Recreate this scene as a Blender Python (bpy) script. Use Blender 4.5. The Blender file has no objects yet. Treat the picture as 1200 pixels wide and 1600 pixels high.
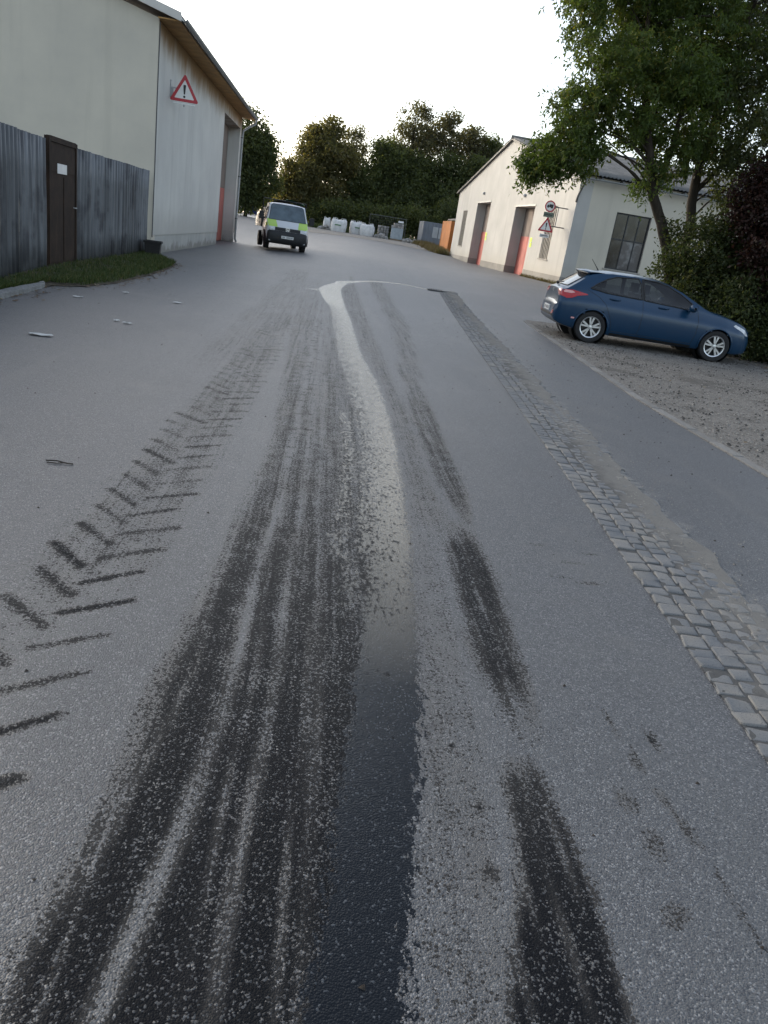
import bpy, bmesh, math, random
import numpy as np
from mathutils import Vector, Matrix
from mathutils.bvhtree import BVHTree

scene = bpy.context.scene
rng = np.random.default_rng(7)
random.seed(7)
R = math.radians

# ---------------------------------------------------------------- camera
cam_d = bpy.data.cameras.new('camera'); cam = bpy.data.objects.new('camera', cam_d)
scene.collection.objects.link(cam); scene.camera = cam
cam_d.sensor_fit = 'VERTICAL'; cam_d.sensor_height = 24.0; cam_d.sensor_width = 18.0
cam_d.lens = 24.0 * 1170 / 1600; cam_d.clip_start = .05; cam_d.clip_end = 3000
PITCH, YAW, ROLL = R(20.12), R(6.72), R(9.0)
fw = Vector((math.sin(YAW)*math.cos(PITCH), math.cos(YAW)*math.cos(PITCH), -math.sin(PITCH)))
r0 = Vector((math.cos(YAW), -math.sin(YAW), 0)); u0 = r0.cross(fw)
rt = r0*math.cos(ROLL) + u0*math.sin(ROLL); up = u0*math.cos(ROLL) - r0*math.sin(ROLL)
cam.matrix_world = Matrix(((rt.x, up.x, -fw.x, 0), (rt.y, up.y, -fw.y, 0), (rt.z, up.z, -fw.z, 1.45), (0, 0, 0, 1)))

# ---------------------------------------------------------------- sky, sun, exposure
SUN_EL, SUN_AZ = R(14), R(-42)          # azimuth from +Y, negative = to the left
world = bpy.data.worlds.new('World'); scene.world = world; world.use_nodes = True
wn = world.node_tree.nodes; wl = world.node_tree.links; wn.clear()
sky = wn.new('ShaderNodeTexSky'); sky.sky_type = 'NISHITA'; sky.sun_disc = False
sky.sun_elevation = SUN_EL; sky.sun_rotation = SUN_AZ
sky.air_density = 1.0; sky.dust_density = 3.0; sky.ozone_density = 1.5; sky.altitude = 200
hsv = wn.new('ShaderNodeHueSaturation'); hsv.inputs['Saturation'].default_value = .60
bg = wn.new('ShaderNodeBackground'); bg.inputs['Strength'].default_value = .15
wo = wn.new('ShaderNodeOutputWorld')
wl.new(sky.outputs[0], hsv.inputs['Color']); wl.new(hsv.outputs[0], bg.inputs['Color']); wl.new(bg.outputs[0], wo.inputs['Surface'])
sd = bpy.data.lights.new('sun', 'SUN'); sd.energy = .5; sd.angle = R(70); sd.color = (1, .95, .88)
sun = bpy.data.objects.new('sun', sd); scene.collection.objects.link(sun)
sdir = Vector((math.sin(SUN_AZ)*math.cos(SUN_EL), math.cos(SUN_AZ)*math.cos(SUN_EL), math.sin(SUN_EL)))
sun.rotation_euler = sdir.to_track_quat('Z', 'Y').to_euler()
vs = scene.view_settings
vs.view_transform = 'Standard'; vs.look = 'None'; vs.gamma = 1; vs.use_curve_mapping = False
vs.exposure = 1.5
try:
    scene.cycles.max_bounces = 6; scene.cycles.transparent_max_bounces = 12
except Exception: pass

# ---------------------------------------------------------------- helpers
COL = scene.collection
def tag(o, label=None, cat=None, group=None, kind=None):
    if label: o['label'] = label
    if cat: o['category'] = cat
    if group: o['group'] = group
    if kind: o['kind'] = kind
    return o
def empty(name, loc=(0, 0, 0), rz=0, label=None, cat=None, group=None, kind=None):
    o = bpy.data.objects.new(name, None); COL.objects.link(o); o.location = loc; o.rotation_euler = (0, 0, rz)
    o.empty_display_size = .1
    return tag(o, label, cat, group, kind)
def link(name, me, m, parent=None):
    o = bpy.data.objects.new(name, me); COL.objects.link(o)
    if m is not None and not me.materials: me.materials.append(m)
    if parent is not None: o.parent = parent
    return o
def copy_tree(o, parent=None):
    c = o.copy(); COL.objects.link(c); c.parent = parent
    for ch in list(o.children): copy_tree(ch, c)
    return c

class MB:
    def __init__(s): s.v = []; s.f = []
    def add(s, vs_, fs):
        b = len(s.v); s.v += [tuple(p) for p in vs_]; s.f += [tuple(i+b for i in f) for f in fs]; return s
    def box(s, x0, x1, y0, y1, z0, z1):
        return s.add([(x0,y0,z0),(x1,y0,z0),(x1,y1,z0),(x0,y1,z0),(x0,y0,z1),(x1,y0,z1),(x1,y1,z1),(x0,y1,z1)],
                     [(0,3,2,1),(4,5,6,7),(0,1,5,4),(1,2,6,5),(2,3,7,6),(3,0,4,7)])
    def prism(s, poly, axis, a, b):
        """poly of (u,v); axis 'x': (a,u,v) 'y': (u,a,v) 'z': (u,v,a)"""
        def P(u, v, w): return (w,u,v) if axis == 'x' else (u,w,v) if axis == 'y' else (u,v,w)
        n = len(poly)
        return s.add([P(u,v,a) for u,v in poly] + [P(u,v,b) for u,v in poly],
                     [tuple(range(n))[::-1], tuple(range(n, 2*n))] + [(i,(i+1)%n,n+(i+1)%n,n+i) for i in range(n)])
    def tube(s, pts, rad, n=8, cap=True):
        pts = [Vector(p) for p in pts]; rad = [rad]*len(pts) if not hasattr(rad, '__len__') else rad
        b = len(s.v); ref = None
        for i, p in enumerate(pts):
            d = (pts[min(i+1, len(pts)-1)] - pts[max(i-1, 0)]).normalized()
            if ref is None: ref = d.orthogonal().normalized()
            ref = (ref - d*ref.dot(d)); ref = ref.normalized() if ref.length > 1e-6 else d.orthogonal().normalized()
            q = d.cross(ref)
            for k in range(n):
                a = 2*math.pi*k/n; s.v.append(tuple(p + (ref*math.cos(a) + q*math.sin(a))*rad[i]))
        for i in range(len(pts)-1):
            for k in range(n):
                s.f.append((b+i*n+k, b+i*n+(k+1)%n, b+(i+1)*n+(k+1)%n, b+(i+1)*n+k))
        if cap:
            s.f.append(tuple(b+k for k in range(n))[::-1]); s.f.append(tuple(b+(len(pts)-1)*n+k for k in range(n)))
        return s
    def lathe(s, prof, c=(0,0,0), n=24, axis='y'):
        """prof of (r, h) along the axis"""
        b = len(s.v)
        for r_, h in prof:
            for k in range(n):
                a = 2*math.pi*k/n; ca, sa = r_*math.cos(a), r_*math.sin(a)
                p = (ca, h, sa) if axis == 'y' else (h, ca, sa) if axis == 'x' else (ca, sa, h)
                s.v.append((p[0]+c[0], p[1]+c[1], p[2]+c[2]))
        for i in range(len(prof)-1):
            for k in range(n): s.f.append((b+i*n+k, b+i*n+(k+1)%n, b+(i+1)*n+(k+1)%n, b+(i+1)*n+k))
        return s
    def grid(s, P):
        P = np.asarray(P); m, n = P.shape[:2]; b = len(s.v)
        s.v += [tuple(p) for p in P.reshape(-1, 3).tolist()]
        s.f += [(b+i*n+j, b+i*n+j+1, b+(i+1)*n+j+1, b+(i+1)*n+j) for i in range(m-1) for j in range(n-1)]
        return s
    def mesh(s, name, smooth=False, fix=True, bevel=0):
        me = bpy.data.meshes.new(name); me.from_pydata(s.v, [], s.f)
        if fix or bevel:
            bm = bmesh.new(); bm.from_mesh(me)
            if bevel: bmesh.ops.bevel(bm, geom=bm.edges[:], offset=bevel, segments=2, affect='EDGES', profile=.6)
            if fix: bmesh.ops.recalc_face_normals(bm, faces=bm.faces[:])
            bm.to_mesh(me); bm.free()
        if smooth:
            me.polygons.foreach_set('use_smooth', [True]*len(me.polygons))
        return me
    def build(s, name, m, parent=None, smooth=False, fix=True, bevel=0, sharp=None):
        me = s.mesh(name, smooth, fix, bevel)
        if sharp: 
            try: me.set_sharp_from_angle(angle=R(sharp))
            except Exception: pass
        return link(name, me, m, parent)
def fast_mesh(name, verts, faces, attrs=None, smooth=False):
    """verts (n,3), faces (m,k) with constant k; attrs: name -> per-vertex floats"""
    me = bpy.data.meshes.new(name); verts = np.asarray(verts, np.float32); faces = np.asarray(faces, np.int32)
    m, k = faces.shape
    me.vertices.add(len(verts)); me.vertices.foreach_set('co', verts.ravel())
    me.loops.add(m*k); me.loops.foreach_set('vertex_index', faces.ravel())
    me.polygons.add(m); me.polygons.foreach_set('loop_start', np.arange(0, m*k, k, dtype=np.int32))
    try: me.polygons.foreach_set('loop_total', np.full(m, k, np.int32))
    except Exception: pass
    if smooth: me.polygons.foreach_set('use_smooth', np.ones(m, bool))
    for an, av in (attrs or {}).items():
        a = me.attributes.new(an, 'FLOAT', 'POINT'); a.data.foreach_set('value', np.asarray(av, np.float32))
    me.update(calc_edges=True); me.validate()
    return me

# ---- node helper
class NT:
    def __init__(s, name):
        s.m = bpy.data.materials.new(name); s.m.use_nodes = True; s.t = s.m.node_tree; s.t.nodes.clear()
        s.out = s.t.nodes.new('ShaderNodeOutputMaterial'); s.p = None
        g = s.t.nodes.new('ShaderNodeNewGeometry'); s.pos = g.outputs['Position']; s.geo = g
        s.obj = s.t.nodes.new('ShaderNodeTexCoord').outputs['Object']
    def n(s, typ, **kw):
        x = s.t.nodes.new('ShaderNode'+typ)
        for k, v in kw.items(): setattr(x, k, v)
        return x
    def set(s, inp, v):
        if isinstance(v, bpy.types.NodeSocket): s.t.links.new(v, inp)
        elif v is not None:
            if hasattr(inp.default_value, '__len__') and not hasattr(v, '__len__'): v = (v,)*len(inp.default_value)
            if hasattr(v, '__len__') and len(v) == 3 and len(inp.default_value) == 4: v = (*v, 1)
            inp.default_value = v
    def math(s, op, a, b=0.5, c=None, clamp=False):
        x = s.n('Math', operation=op, use_clamp=clamp); s.set(x.inputs[0], a); s.set(x.inputs[1], b)
        if c is not None: s.set(x.inputs[2], c)
        return x.outputs[0]
    def mix(s, f, a, b, mode='MIX'):
        x = s.n('Mix', data_type='RGBA', blend_type=mode); s.set(x.inputs[0], f); s.set(x.inputs[6], a); s.set(x.inputs[7], b)
        return x.outputs[2]
    def fmix(s, f, a, b):
        x = s.n('Mix', data_type='FLOAT'); s.set(x.inputs[0], f); s.set(x.inputs[2], a); s.set(x.inputs[3], b); return x.outputs[0]
    def sstep(s, v, a, b):
        x = s.n('MapRange', interpolation_type='SMOOTHSTEP'); s.set(x.inputs[0], v); x.inputs[1].default_value = a; x.inputs[2].default_value = b
        return x.outputs[0]
    def rng(s, v, a, b, c, d):
        x = s.n('MapRange'); s.set(x.inputs[0], v)
        for i, q in enumerate((a, b, c, d)): x.inputs[i+1].default_value = q
        return x.outputs[0]
    def scale(s, vec, sc):
        x = s.n('VectorMath', operation='MULTIPLY'); s.set(x.inputs[0], vec); x.inputs[1].default_value = sc if hasattr(sc, '__len__') else (sc,)*3
        return x.outputs[0]
    def noise(s, sc, det=3, vec=None, rough=.55, dist=0):
        x = s.n('TexNoise'); s.set(x.inputs['Vector'], vec if vec is not None else s.pos)
        x.inputs['Scale'].default_value = sc; x.inputs['Detail'].default_value = det; x.inputs['Roughness'].default_value = rough; x.inputs['Distortion'].default_value = dist
        return x.outputs[0]
    def voro(s, sc, vec=None, out='Distance', feat='F1'):
        x = s.n('TexVoronoi', feature=feat); s.set(x.inputs['Vector'], vec if vec is not None else s.pos); x.inputs['Scale'].default_value = sc
        return x.outputs[out]
    def attr(s, name): return s.n('Attribute', attribute_name=name).outputs['Fac']
    def xyz(s, vec): x = s.n('SeparateXYZ'); s.set(x.inputs[0], vec); return x.outputs
    def rand(s): return s.n('ObjectInfo').outputs['Random']
    def bump(s, h, st=.3, dist=.01, normal=None):
        x = s.n('Bump'); s.set(x.inputs['Strength'], st); x.inputs['Distance'].default_value = dist; s.set(x.inputs['Height'], h)
        if normal is not None: s.set(x.inputs['Normal'], normal)
        return x.outputs[0]
    def pbr(s, col, rough=.6, metal=0, normal=None, spec=.5, **kw):
        p = s.n('BsdfPrincipled'); s.set(p.inputs['Base Color'], col); s.set(p.inputs['Roughness'], rough); s.set(p.inputs['Metallic'], metal)
        s.set(p.inputs['Specular IOR Level'], spec)
        if normal is not None: s.t.links.new(normal, p.inputs['Normal'])
        for k, v in kw.items(): s.set(p.inputs[k.replace('_', ' ')], v)
        s.t.links.new(p.outputs[0], s.out.inputs['Surface']); s.p = p
        return s.m
M = {}
def simple(name, col, rough=.6, metal=0, var=.12, nsc=6, bump=0, spec=.5, randv=0, **kw):
    t = NT(name); f = t.noise(nsc, 4, t.obj)
    lo = tuple(c*(1-var) for c in col); hi = tuple(min(1, c*(1+var)) for c in col)
    c = t.mix(t.rng(f, .3, .7, 0, 1), lo, hi)
    if randv:
        k = t.rng(t.rand(), 0, 1, 1-randv, 1+randv); c = t.mix(1.0, c, t.n('CombineColor').outputs[0], 'MULTIPLY') if False else t.mix(1.0, c, _grey(t, k), 'MULTIPLY')
    nrm = t.bump(t.noise(nsc*8, 3, t.obj), bump, .02) if bump else None
    M[name] = t.pbr(c, t.rng(t.noise(nsc*2, 3, t.obj), .3, .7, max(0, rough-.06), min(1, rough+.06)), metal, nrm, spec, **kw)
    return M[name]
def _grey(t, k):
    x = t.n('CombineColor')
    for i in range(3): t.set(x.inputs[i], k)
    return x.outputs[0]

# ---- terrain height
def ss(a, b, v):
    u = np.clip((np.asarray(v, float)-a)/(b-a), 0, 1); return u*u*(3-2*u)
def gz(x, y):
    x = np.asarray(x, float); y = np.asarray(y, float)
    zl = 1.05*ss(40, 70, y); zm = 1.05*ss(16, 70, y); zr = .5*ss(13, 33, y) + .55*ss(50, 70, y)
    a = ss(-5, 2, x); b = ss(2, 10, x)
    return zl*(1-a) + zm*a*(1-b) + zr*b + .25*ss(75, 120, y)
def Z(x, y): return float(gz(x, y))
# ================================================================ materials of the setting
def m_asphalt():
    t = NT('asphalt'); P = t.pos
    damp, water, dust_sheen = t.attr('damp'), t.attr('water'), t.attr('dust')
    stone = t.voro(210, P, 'Color'); sd_ = t.voro(210, P, 'Distance'); sx = t.xyz(stone)
    big = t.noise(.35, 4, P); mid = t.noise(2.2, 4, P); fine = t.noise(75, 3, P, .6); fine2 = t.noise(260, 2, P, .6)
    # dry, weathered surface: pale binder dust, light and dark chippings
    dry = t.mix(t.rng(big, .3, .7, 0, 1), (.076, .078, .081), (.104, .106, .108))
    dry = t.mix(t.math('MULTIPLY', t.sstep(mid, .5, .72), .30), dry, (.10, .104, .112))
    dry = t.mix(t.math('MULTIPLY', t.sstep(sx[0], .76, .96), .7), dry, (.27, .27, .27))
    dry = t.mix(t.math('MULTIPLY', t.sstep(sx[1], .66, .9), .8), dry, (.035, .036, .042))
    dry = t.mix(t.math('MULTIPLY', t.sstep(fine, .55, .68), .45), dry, (.06, .062, .07))
    pit = t.math('MULTIPLY', t.math('SUBTRACT', 1.0, t.sstep(t.math('ADD', t.voro(78, P), t.math('MULTIPLY', fine, .3)), .28, .38)), t.sstep(t.xyz(t.voro(78, P, 'Color'))[2], .62, .8))
    dry = t.mix(t.math('MULTIPLY', pit, .75), dry, (.032, .033, .037))
    # fine grit spread
    dry = t.mix(t.math('MULTIPLY', t.sstep(t.noise(9, 5, P, .7), .60, .72), .22), dry, (.20, .19, .175))
    # damp: dark film that breaks up on the stone tops, streaked along the lane
    streak = t.noise(1, 4, t.scale(P, (26, .55, 1)), .65)
    streak2 = t.noise(1, 3, t.scale(P, (70, 1.6, 1)), .6)
    dm = t.math('ADD', damp, t.math('MULTIPLY', t.math('SUBTRACT', streak, .5), .75))
    dm = t.math('ADD', dm, t.math('MULTIPLY', t.math('SUBTRACT', streak2, .5), .45))
    dm = t.math('ADD', dm, t.math('MULTIPLY', t.math('SUBTRACT', fine, .5), 1.5))
    dm = t.math('ADD', dm, t.math('MULTIPLY', t.math('SUBTRACT', sx[2], .5), .42))
    dot = t.math('MULTIPLY', t.math('SUBTRACT', 1.0, t.sstep(t.math('ADD', t.voro(48, P), t.math('MULTIPLY', fine, .35)), .33, .44)), t.sstep(t.xyz(t.voro(48, P, 'Color'))[1], .35, .6))
    dm = t.math('ADD', dm, t.math('MULTIPLY', dot, t.math('MULTIPLY', t.sstep(damp, .12, .28), .75)))
    dm = t.math('ADD', dm, t.math('MULTIPLY', t.math('SUBTRACT', t.noise(9, 4, P, .65), .5), .7))
    dm = t.math('MULTIPLY', t.sstep(dm, .36, .54), t.sstep(damp, .04, .16))
    wetc = t.mix(t.math('MULTIPLY', t.sstep(sx[0], .86, .97), .8), (.006, .007, .009), (.13, .13, .13))
    wetc = t.mix(t.math('SUBTRACT', 1.0, t.sstep(damp, .48, .84)), wetc, (.043, .041, .039))
    wetc = t.mix(t.math('MULTIPLY', t.sstep(fine2, .58, .72), .5), wetc, (.012, .013, .016))
    dry = t.mix(t.math('MULTIPLY', t.math('MULTIPLY', t.sstep(damp, .08, .35), t.sstep(t.noise(3.2, 5, t.scale(P, (1, .35, 1)), .65), .35, .65)), .6), dry, (.088, .080, .070))
    dry = t.mix(t.math('MULTIPLY', t.sstep(t.noise(.9, 6, P, .7), .52, .64), .30), dry, (.130, .127, .120))
    wear = t.noise(1, 5, t.scale(P, (2.6, .10, 1)), .6, .3)
    dry = t.mix(t.math('MULTIPLY', t.sstep(wear, .50, .70), .34), dry, (.130, .128, .122))
    dry = t.mix(t.math('MULTIPLY', t.sstep(t.noise(1, 5, t.scale(P, (1.3, .16, 1)), .65), .53, .70), .40), dry, (.066, .070, .078))
    col = t.mix(dm, dry, wetc)
    # running water
    wm = t.math('ADD', water, t.math('MULTIPLY', t.math('SUBTRACT', t.noise(14, 4, t.scale(P, (1, .42, 1)), .65), .5), .9))
    wm = t.math('ADD', wm, t.math('MULTIPLY', t.math('SUBTRACT', t.noise(58, 3, t.scale(P, (1, .42, 1)), .6), .5), t.fmix(dust_sheen, 1.5, 2.6)))
    wm = t.math('ADD', wm, t.math('MULTIPLY', t.math('SUBTRACT', sx[2], .5), .25))
    wm = t.math('MULTIPLY', t.sstep(wm, .44, .56), t.sstep(water, .03, .12))
    sky_sheen = t.mix(t.noise(30, 4, P), (.46, .41, .32), (.65, .58, .465))  # cream tint stands in for bright sky reflected on the water
    wc = t.mix(t.math('MULTIPLY', dust_sheen, .9), (.005, .007, .010), sky_sheen)
    wc = t.mix(t.math('MULTIPLY', t.sstep(sx[0], .93, .98), .5), wc, (.12, .13, .14))
    col = t.mix(wm, col, wc)
    # painted sheen flecks and real dust where no water lies
    dd = t.math('MULTIPLY', t.sstep(t.math('ADD', dust_sheen, t.math('MULTIPLY', t.math('SUBTRACT', t.noise(5, 6, P, .7), .5), 1.4)), .40, .80), t.math('SUBTRACT', 1.0, wm))
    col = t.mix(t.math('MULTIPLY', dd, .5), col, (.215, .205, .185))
    rough = t.fmix(dm, .52, .7); rough = t.fmix(wm, rough, .16)
    h = t.math('ADD', t.math('MULTIPLY', sd_, -.9), t.math('MULTIPLY', fine2, .5))
    st = t.fmix(wm, t.fmix(dm, .75, .8), t.fmix(dust_sheen, .34, .5))
    nrm = t.bump(h, st, .004)
    nrm = t.bump(t.noise(3, 3, P), .12, .02, nrm)
    M['asphalt'] = t.pbr(col, rough, 0, nrm, t.fmix(wm, t.fmix(dm, .56, .08), t.fmix(dust_sheen, .20, .5)))
m_asphalt()
def m_gravel(name, a, b, c, sc=38, rel=.9):
    t = NT(name); P = t.pos
    v = t.voro(sc, P, 'Color'); x = t.xyz(v); v2 = t.voro(sc*2.7, P, 'Color'); y = t.xyz(v2)
    col = t.mix(x[0], a, b); col = t.mix(t.math('MULTIPLY', t.sstep(y[1], .6, .9), .7), col, c)
    col = t.mix(t.math('MULTIPLY', t.sstep(t.noise(1.1, 5, P, .6), .48, .66), .55), col, tuple(q*.55 for q in a))
    col = t.mix(t.math('MULTIPLY', t.sstep(t.noise(13, 4, P, .7), .60, .70), .75), col, (.030, .026, .022))
    h = t.math('ADD', t.voro(sc, P), t.math('MULTIPLY', t.voro(sc*2.7, P), .5))
    M[name] = t.pbr(col, .9, 0, t.bump(h, rel, .012), .25)
m_gravel('gravel', (.108, .099, .087), (.205, .19, .168), (.30, .285, .26))
m_gravel('yard_grit', (.15, .142, .13), (.24, .23, .21), (.32, .30, .27), 22, .5)
m_gravel('soil', (.045, .038, .028), (.085, .07, .05), (.11, .095, .07), 26, .8)
def m_bed():
    t = NT('gutter_dust'); P = t.pos
    d = t.attr('dust')
    c = t.mix(t.noise(6, 5, P, .6), (.125, .122, .114), (.195, .187, .170))
    c2 = t.mix(t.noise(25, 3, P), (.062, .062, .062), (.115, .112, .105))
    f = t.sstep(t.math('ADD', d, t.math('MULTIPLY', t.math('SUBTRACT', t.noise(4, 5, P, .7), .5), 1.3)), .25, .75)
    c = t.mix(f, c2, c)
    c = t.mix(t.math('MULTIPLY', t.sstep(t.noise(120, 2, P), .6, .7), .6), c, (.05, .05, .05))
    M['gutter_dust'] = t.pbr(c, .95, 0, t.bump(t.noise(90, 3, P), .5, .006), .2)
m_bed()
def m_cobble():
    t = NT('granite_cobble'); P = t.pos; r = t.rand()
    c = t.mix(r, (.122, .128, .134), (.178, .176, .17))
    c = t.mix(t.math('MULTIPLY', t.sstep(t.noise(3.1, 4, P), .45, .62), .6), c, (.205, .192, .168))
    c = t.mix(t.sstep(t.noise(220, 2, P), .58, .70), c, (.06, .062, .066))
    M['granite_cobble'] = t.pbr(c, .7, 0, t.bump(t.noise(60, 4, P), .5, .006), .4)
m_cobble()
def m_plaster(name, a, b, stain, top=None, base=None):
    t = NT(name); O = t.obj; o = t.xyz(O)
    c = t.mix(t.rng(t.noise(.55, 5, O, .6), .35, .65, 0, 1), a, b)
    run = t.noise(1, 5, t.scale(O, (2.2, 2.2, .16)), .62)
    c = t.mix(t.math('MULTIPLY', t.sstep(run, .50, .72), .34), c, stain)
    c = t.mix(t.math('MULTIPLY', t.sstep(t.noise(38, 3, O), .55, .75), .12), c, stain)
    if top:       # soot and water stain under the eave, ragged lower edge
        z = t.math('ADD', o[2], t.math('MULTIPLY', t.math('SUBTRACT', t.noise(1, 4, t.scale(O, (1.3, 1.3, .5)), .6), .5), 1.1))
        c = t.mix(t.math('MULTIPLY', t.sstep(z, top[0], top[1]), .93), c, top[2])
    if base:
        z = t.math('ADD', o[2], t.math('MULTIPLY', t.math('SUBTRACT', t.noise(2.4, 4, O), .5), .7))
        c = t.mix(t.math('MULTIPLY', t.math('SUBTRACT', 1.0, t.sstep(z, base[0], base[1])), .6), c, base[2])
    M[name] = t.pbr(c, .9, 0, t.bump(t.noise(70, 4, O), .35, .006), .2)
m_plaster('plaster_grey', (.54, .53, .50), (.62, .61, .57), (.42, .41, .38), (4.65, 5.45, (.20, .11, .035)), (.5, 1.5, (.40, .385, .35)))
m_plaster('plaster_gable', (.51, .475, .40), (.59, .545, .45), (.43, .40, .33))
m_plaster('plaster_cream', (.41, .40, .375), (.48, .47, .44), (.31, .30, .275), None, (.6, 1.6, (.40, .37, .31)))
m_plaster('plinth_concrete', (.22, .21, .19), (.31, .295, .265), (.14, .13, .11))
m_plaster('plinth_pale', (.36, .36, .34), (.45, .445, .42), (.24, .23, .20), None, (.05, .28, (.14, .13, .11)))
def m_sheet():
    t = NT('weathered_sheet_metal'); O = t.obj
    run = t.noise(1, 5, t.scale(O, (9, 9, .5)), .65)
    c = t.mix(t.rng(run, .3, .7, 0, 1), (.058, .062, .068), (.20, .21, .222))
    c = t.mix(t.math('MULTIPLY', t.sstep(t.noise(1.4, 5, O), .5, .68), .7), c, (.035, .036, .042))
    k = t.rng(t.rand(), 0, 1, .7, 1.25); c = t.mix(1.0, c, _grey(t, k), 'MULTIPLY')
    M['weathered_sheet_metal'] = t.pbr(c, .62, .15, t.bump(t.noise(20, 3, O), .15, .005), .4)
m_sheet()
def m_rust():
    t = NT('rusty_brown_metal'); O = t.obj
    c = t.mix(t.rng(t.noise(3, 5, O, .65), .3, .7, 0, 1), (.015, .010, .007), (.040, .024, .016))
    c = t.mix(t.math('MULTIPLY', t.sstep(t.noise(1, 5, t.scale(O, (8, 8, 1)), .7), .55, .7), .6), c, (.06, .035, .024))
    M['rusty_brown_metal'] = t.pbr(c, .8, 0, t.bump(t.noise(40, 4, O), .3, .005), .25)
m_rust()
simple('red_door_paint', (.42, .12, .095), .7, 0, .18, 2.5, .1)
simple('brown_door_paint', (.17, .135, .115), .75, 0, .2, 2.0, .1)
simple('soffit_board', (.42, .24, .085), .8, 0, .25, 3, .2)
simple('pale_verge_metal', (.52, .50, .46), .5, .1, .1, 2)
simple('zinc', (.30, .31, .31), .5, .4, .15, 5)
simple('zinc_dark', (.10, .10, .10), .6, .2, .2, 5)
simple('dark_frame', (.025, .027, .03), .6, 0, .2, 4)
simple('mortar', (.32, .30, .27), .9, 0, .2, 8, .2)
simple('bar_steel', (.20, .19, .17), .6, .2, .2, 8)
simple('grey_window', (.11, .105, .10), .5, 0, .3, 3)
def m_fibre():
    t = NT('fibre_cement_roof'); O = t.obj
    c = t.mix(t.rng(t.noise(.7, 5, O, .65), .3, .7, 0, 1), (.085, .088, .09), (.17, .172, .17))
    c = t.mix(t.math('MULTIPLY', t.sstep(t.noise(5, 4, O), .55, .7), .5), c, (.05, .052, .045))
    M['fibre_cement_roof'] = t.pbr(c, .9, 0, t.bump(t.noise(30, 3, O), .3, .01), .2)
m_fibre()
def m_glass(name, col, rough=.06, dirt=.15):
    t = NT(name); O = t.obj
    c = t.mix(t.math('MULTIPLY', t.sstep(t.noise(2.2, 4, O), .45, .7), dirt), col, (.30, .31, .32))
    M[name] = t.pbr(c, t.rng(t.noise(6, 3, O), .3, .7, rough, rough+.08), 0, t.bump(t.noise(1.2, 2, O), .05, .02), .5)
m_glass('window_glass', (.012, .013, .015)); m_glass('window_glass_pale', (.07, .068, .075), .12, .5)
def m_tinted(name, tr):
    t = NT(name); g = t.n('BsdfGlossy'); g.inputs['Roughness'].default_value = .03
    tb = t.n('BsdfTransparent'); tb.inputs['Color'].default_value = (*tr, 1)
    f = t.n('Fresnel'); f.inputs['IOR'].default_value = 1.5
    k = t.math('ADD', f.outputs[0], .02)
    mx = t.n('MixShader'); t.t.links.new(k, mx.inputs[0]); t.t.links.new(tb.outputs[0], mx.inputs[1]); t.t.links.new(g.outputs[0], mx.inputs[2])
    t.t.links.new(mx.outputs[0], t.out.inputs['Surface']); M[name] = t.m
m_tinted('car_glass', (.34, .37, .38))
def m_leaf(name, a, b, c, tr=.35):
    t = NT(name); h = t.attr('hue')
    col = t.mix(t.sstep(h, .0, .6), a, b); col = t.mix(t.sstep(h, .72, 1.0), col, c)
    p = t.n('BsdfPrincipled'); t.set(p.inputs['Base Color'], col); p.inputs['Roughness'].default_value = .55; p.inputs['Specular IOR Level'].default_value = .3
    tl = t.n('BsdfTranslucent'); t.set(tl.inputs['Color'], t.mix(1.0, col, (1.25, 1.2, .55), 'MULTIPLY'))
    mx = t.n('MixShader'); mx.inputs[0].default_value = tr
    t.t.links.new(p.outputs[0], mx.inputs[1]); t.t.links.new(tl.outputs[0], mx.inputs[2]); t.t.links.new(mx.outputs[0], t.out.inputs['Surface'])
    M[name] = t.m
m_leaf('leaf_ash', (.042, .070, .020), (.082, .12, .030), (.18, .165, .04), .5)
m_leaf('leaf_dark', (.050, .066, .030), (.088, .108, .044), (.15, .145, .06), .55)
m_leaf('leaf_olive', (.078, .082, .038), (.13, .12, .052), (.21, .15, .06), .55)
m_leaf('leaf_thin', (.075, .08, .052), (.12, .115, .065), (.20, .16, .065), .5)
m_leaf('leaf_shrub', (.028, .042, .017), (.054, .072, .026), (.11, .11, .04), .45)
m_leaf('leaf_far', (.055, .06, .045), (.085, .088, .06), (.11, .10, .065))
m_leaf('leaf_red', (.018, .012, .010), (.036, .015, .013), (.030, .036, .015))
m_leaf('blade', (.030, .052, .014), (.055, .085, .022), (.16, .14, .06), .25)
m_leaf('dry_weed', (.07, .055, .03), (.13, .10, .045), (.06, .075, .02), .25)
m_leaf('fallen_leaf', (.16, .11, .05), (.10, .06, .03), (.30, .25, .15), .1)
def m_bark():
    t = NT('bark'); O = t.pos
    c = t.mix(t.noise(1, 5, t.scale(O, (22, 22, 4)), .65), (.018, .015, .011), (.075, .062, .048))
    M['bark'] = t.pbr(c, .9, 0, t.bump(t.noise(1, 4, t.scale(O, (30, 30, 6))), .7, .02), .2)
m_bark()

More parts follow.
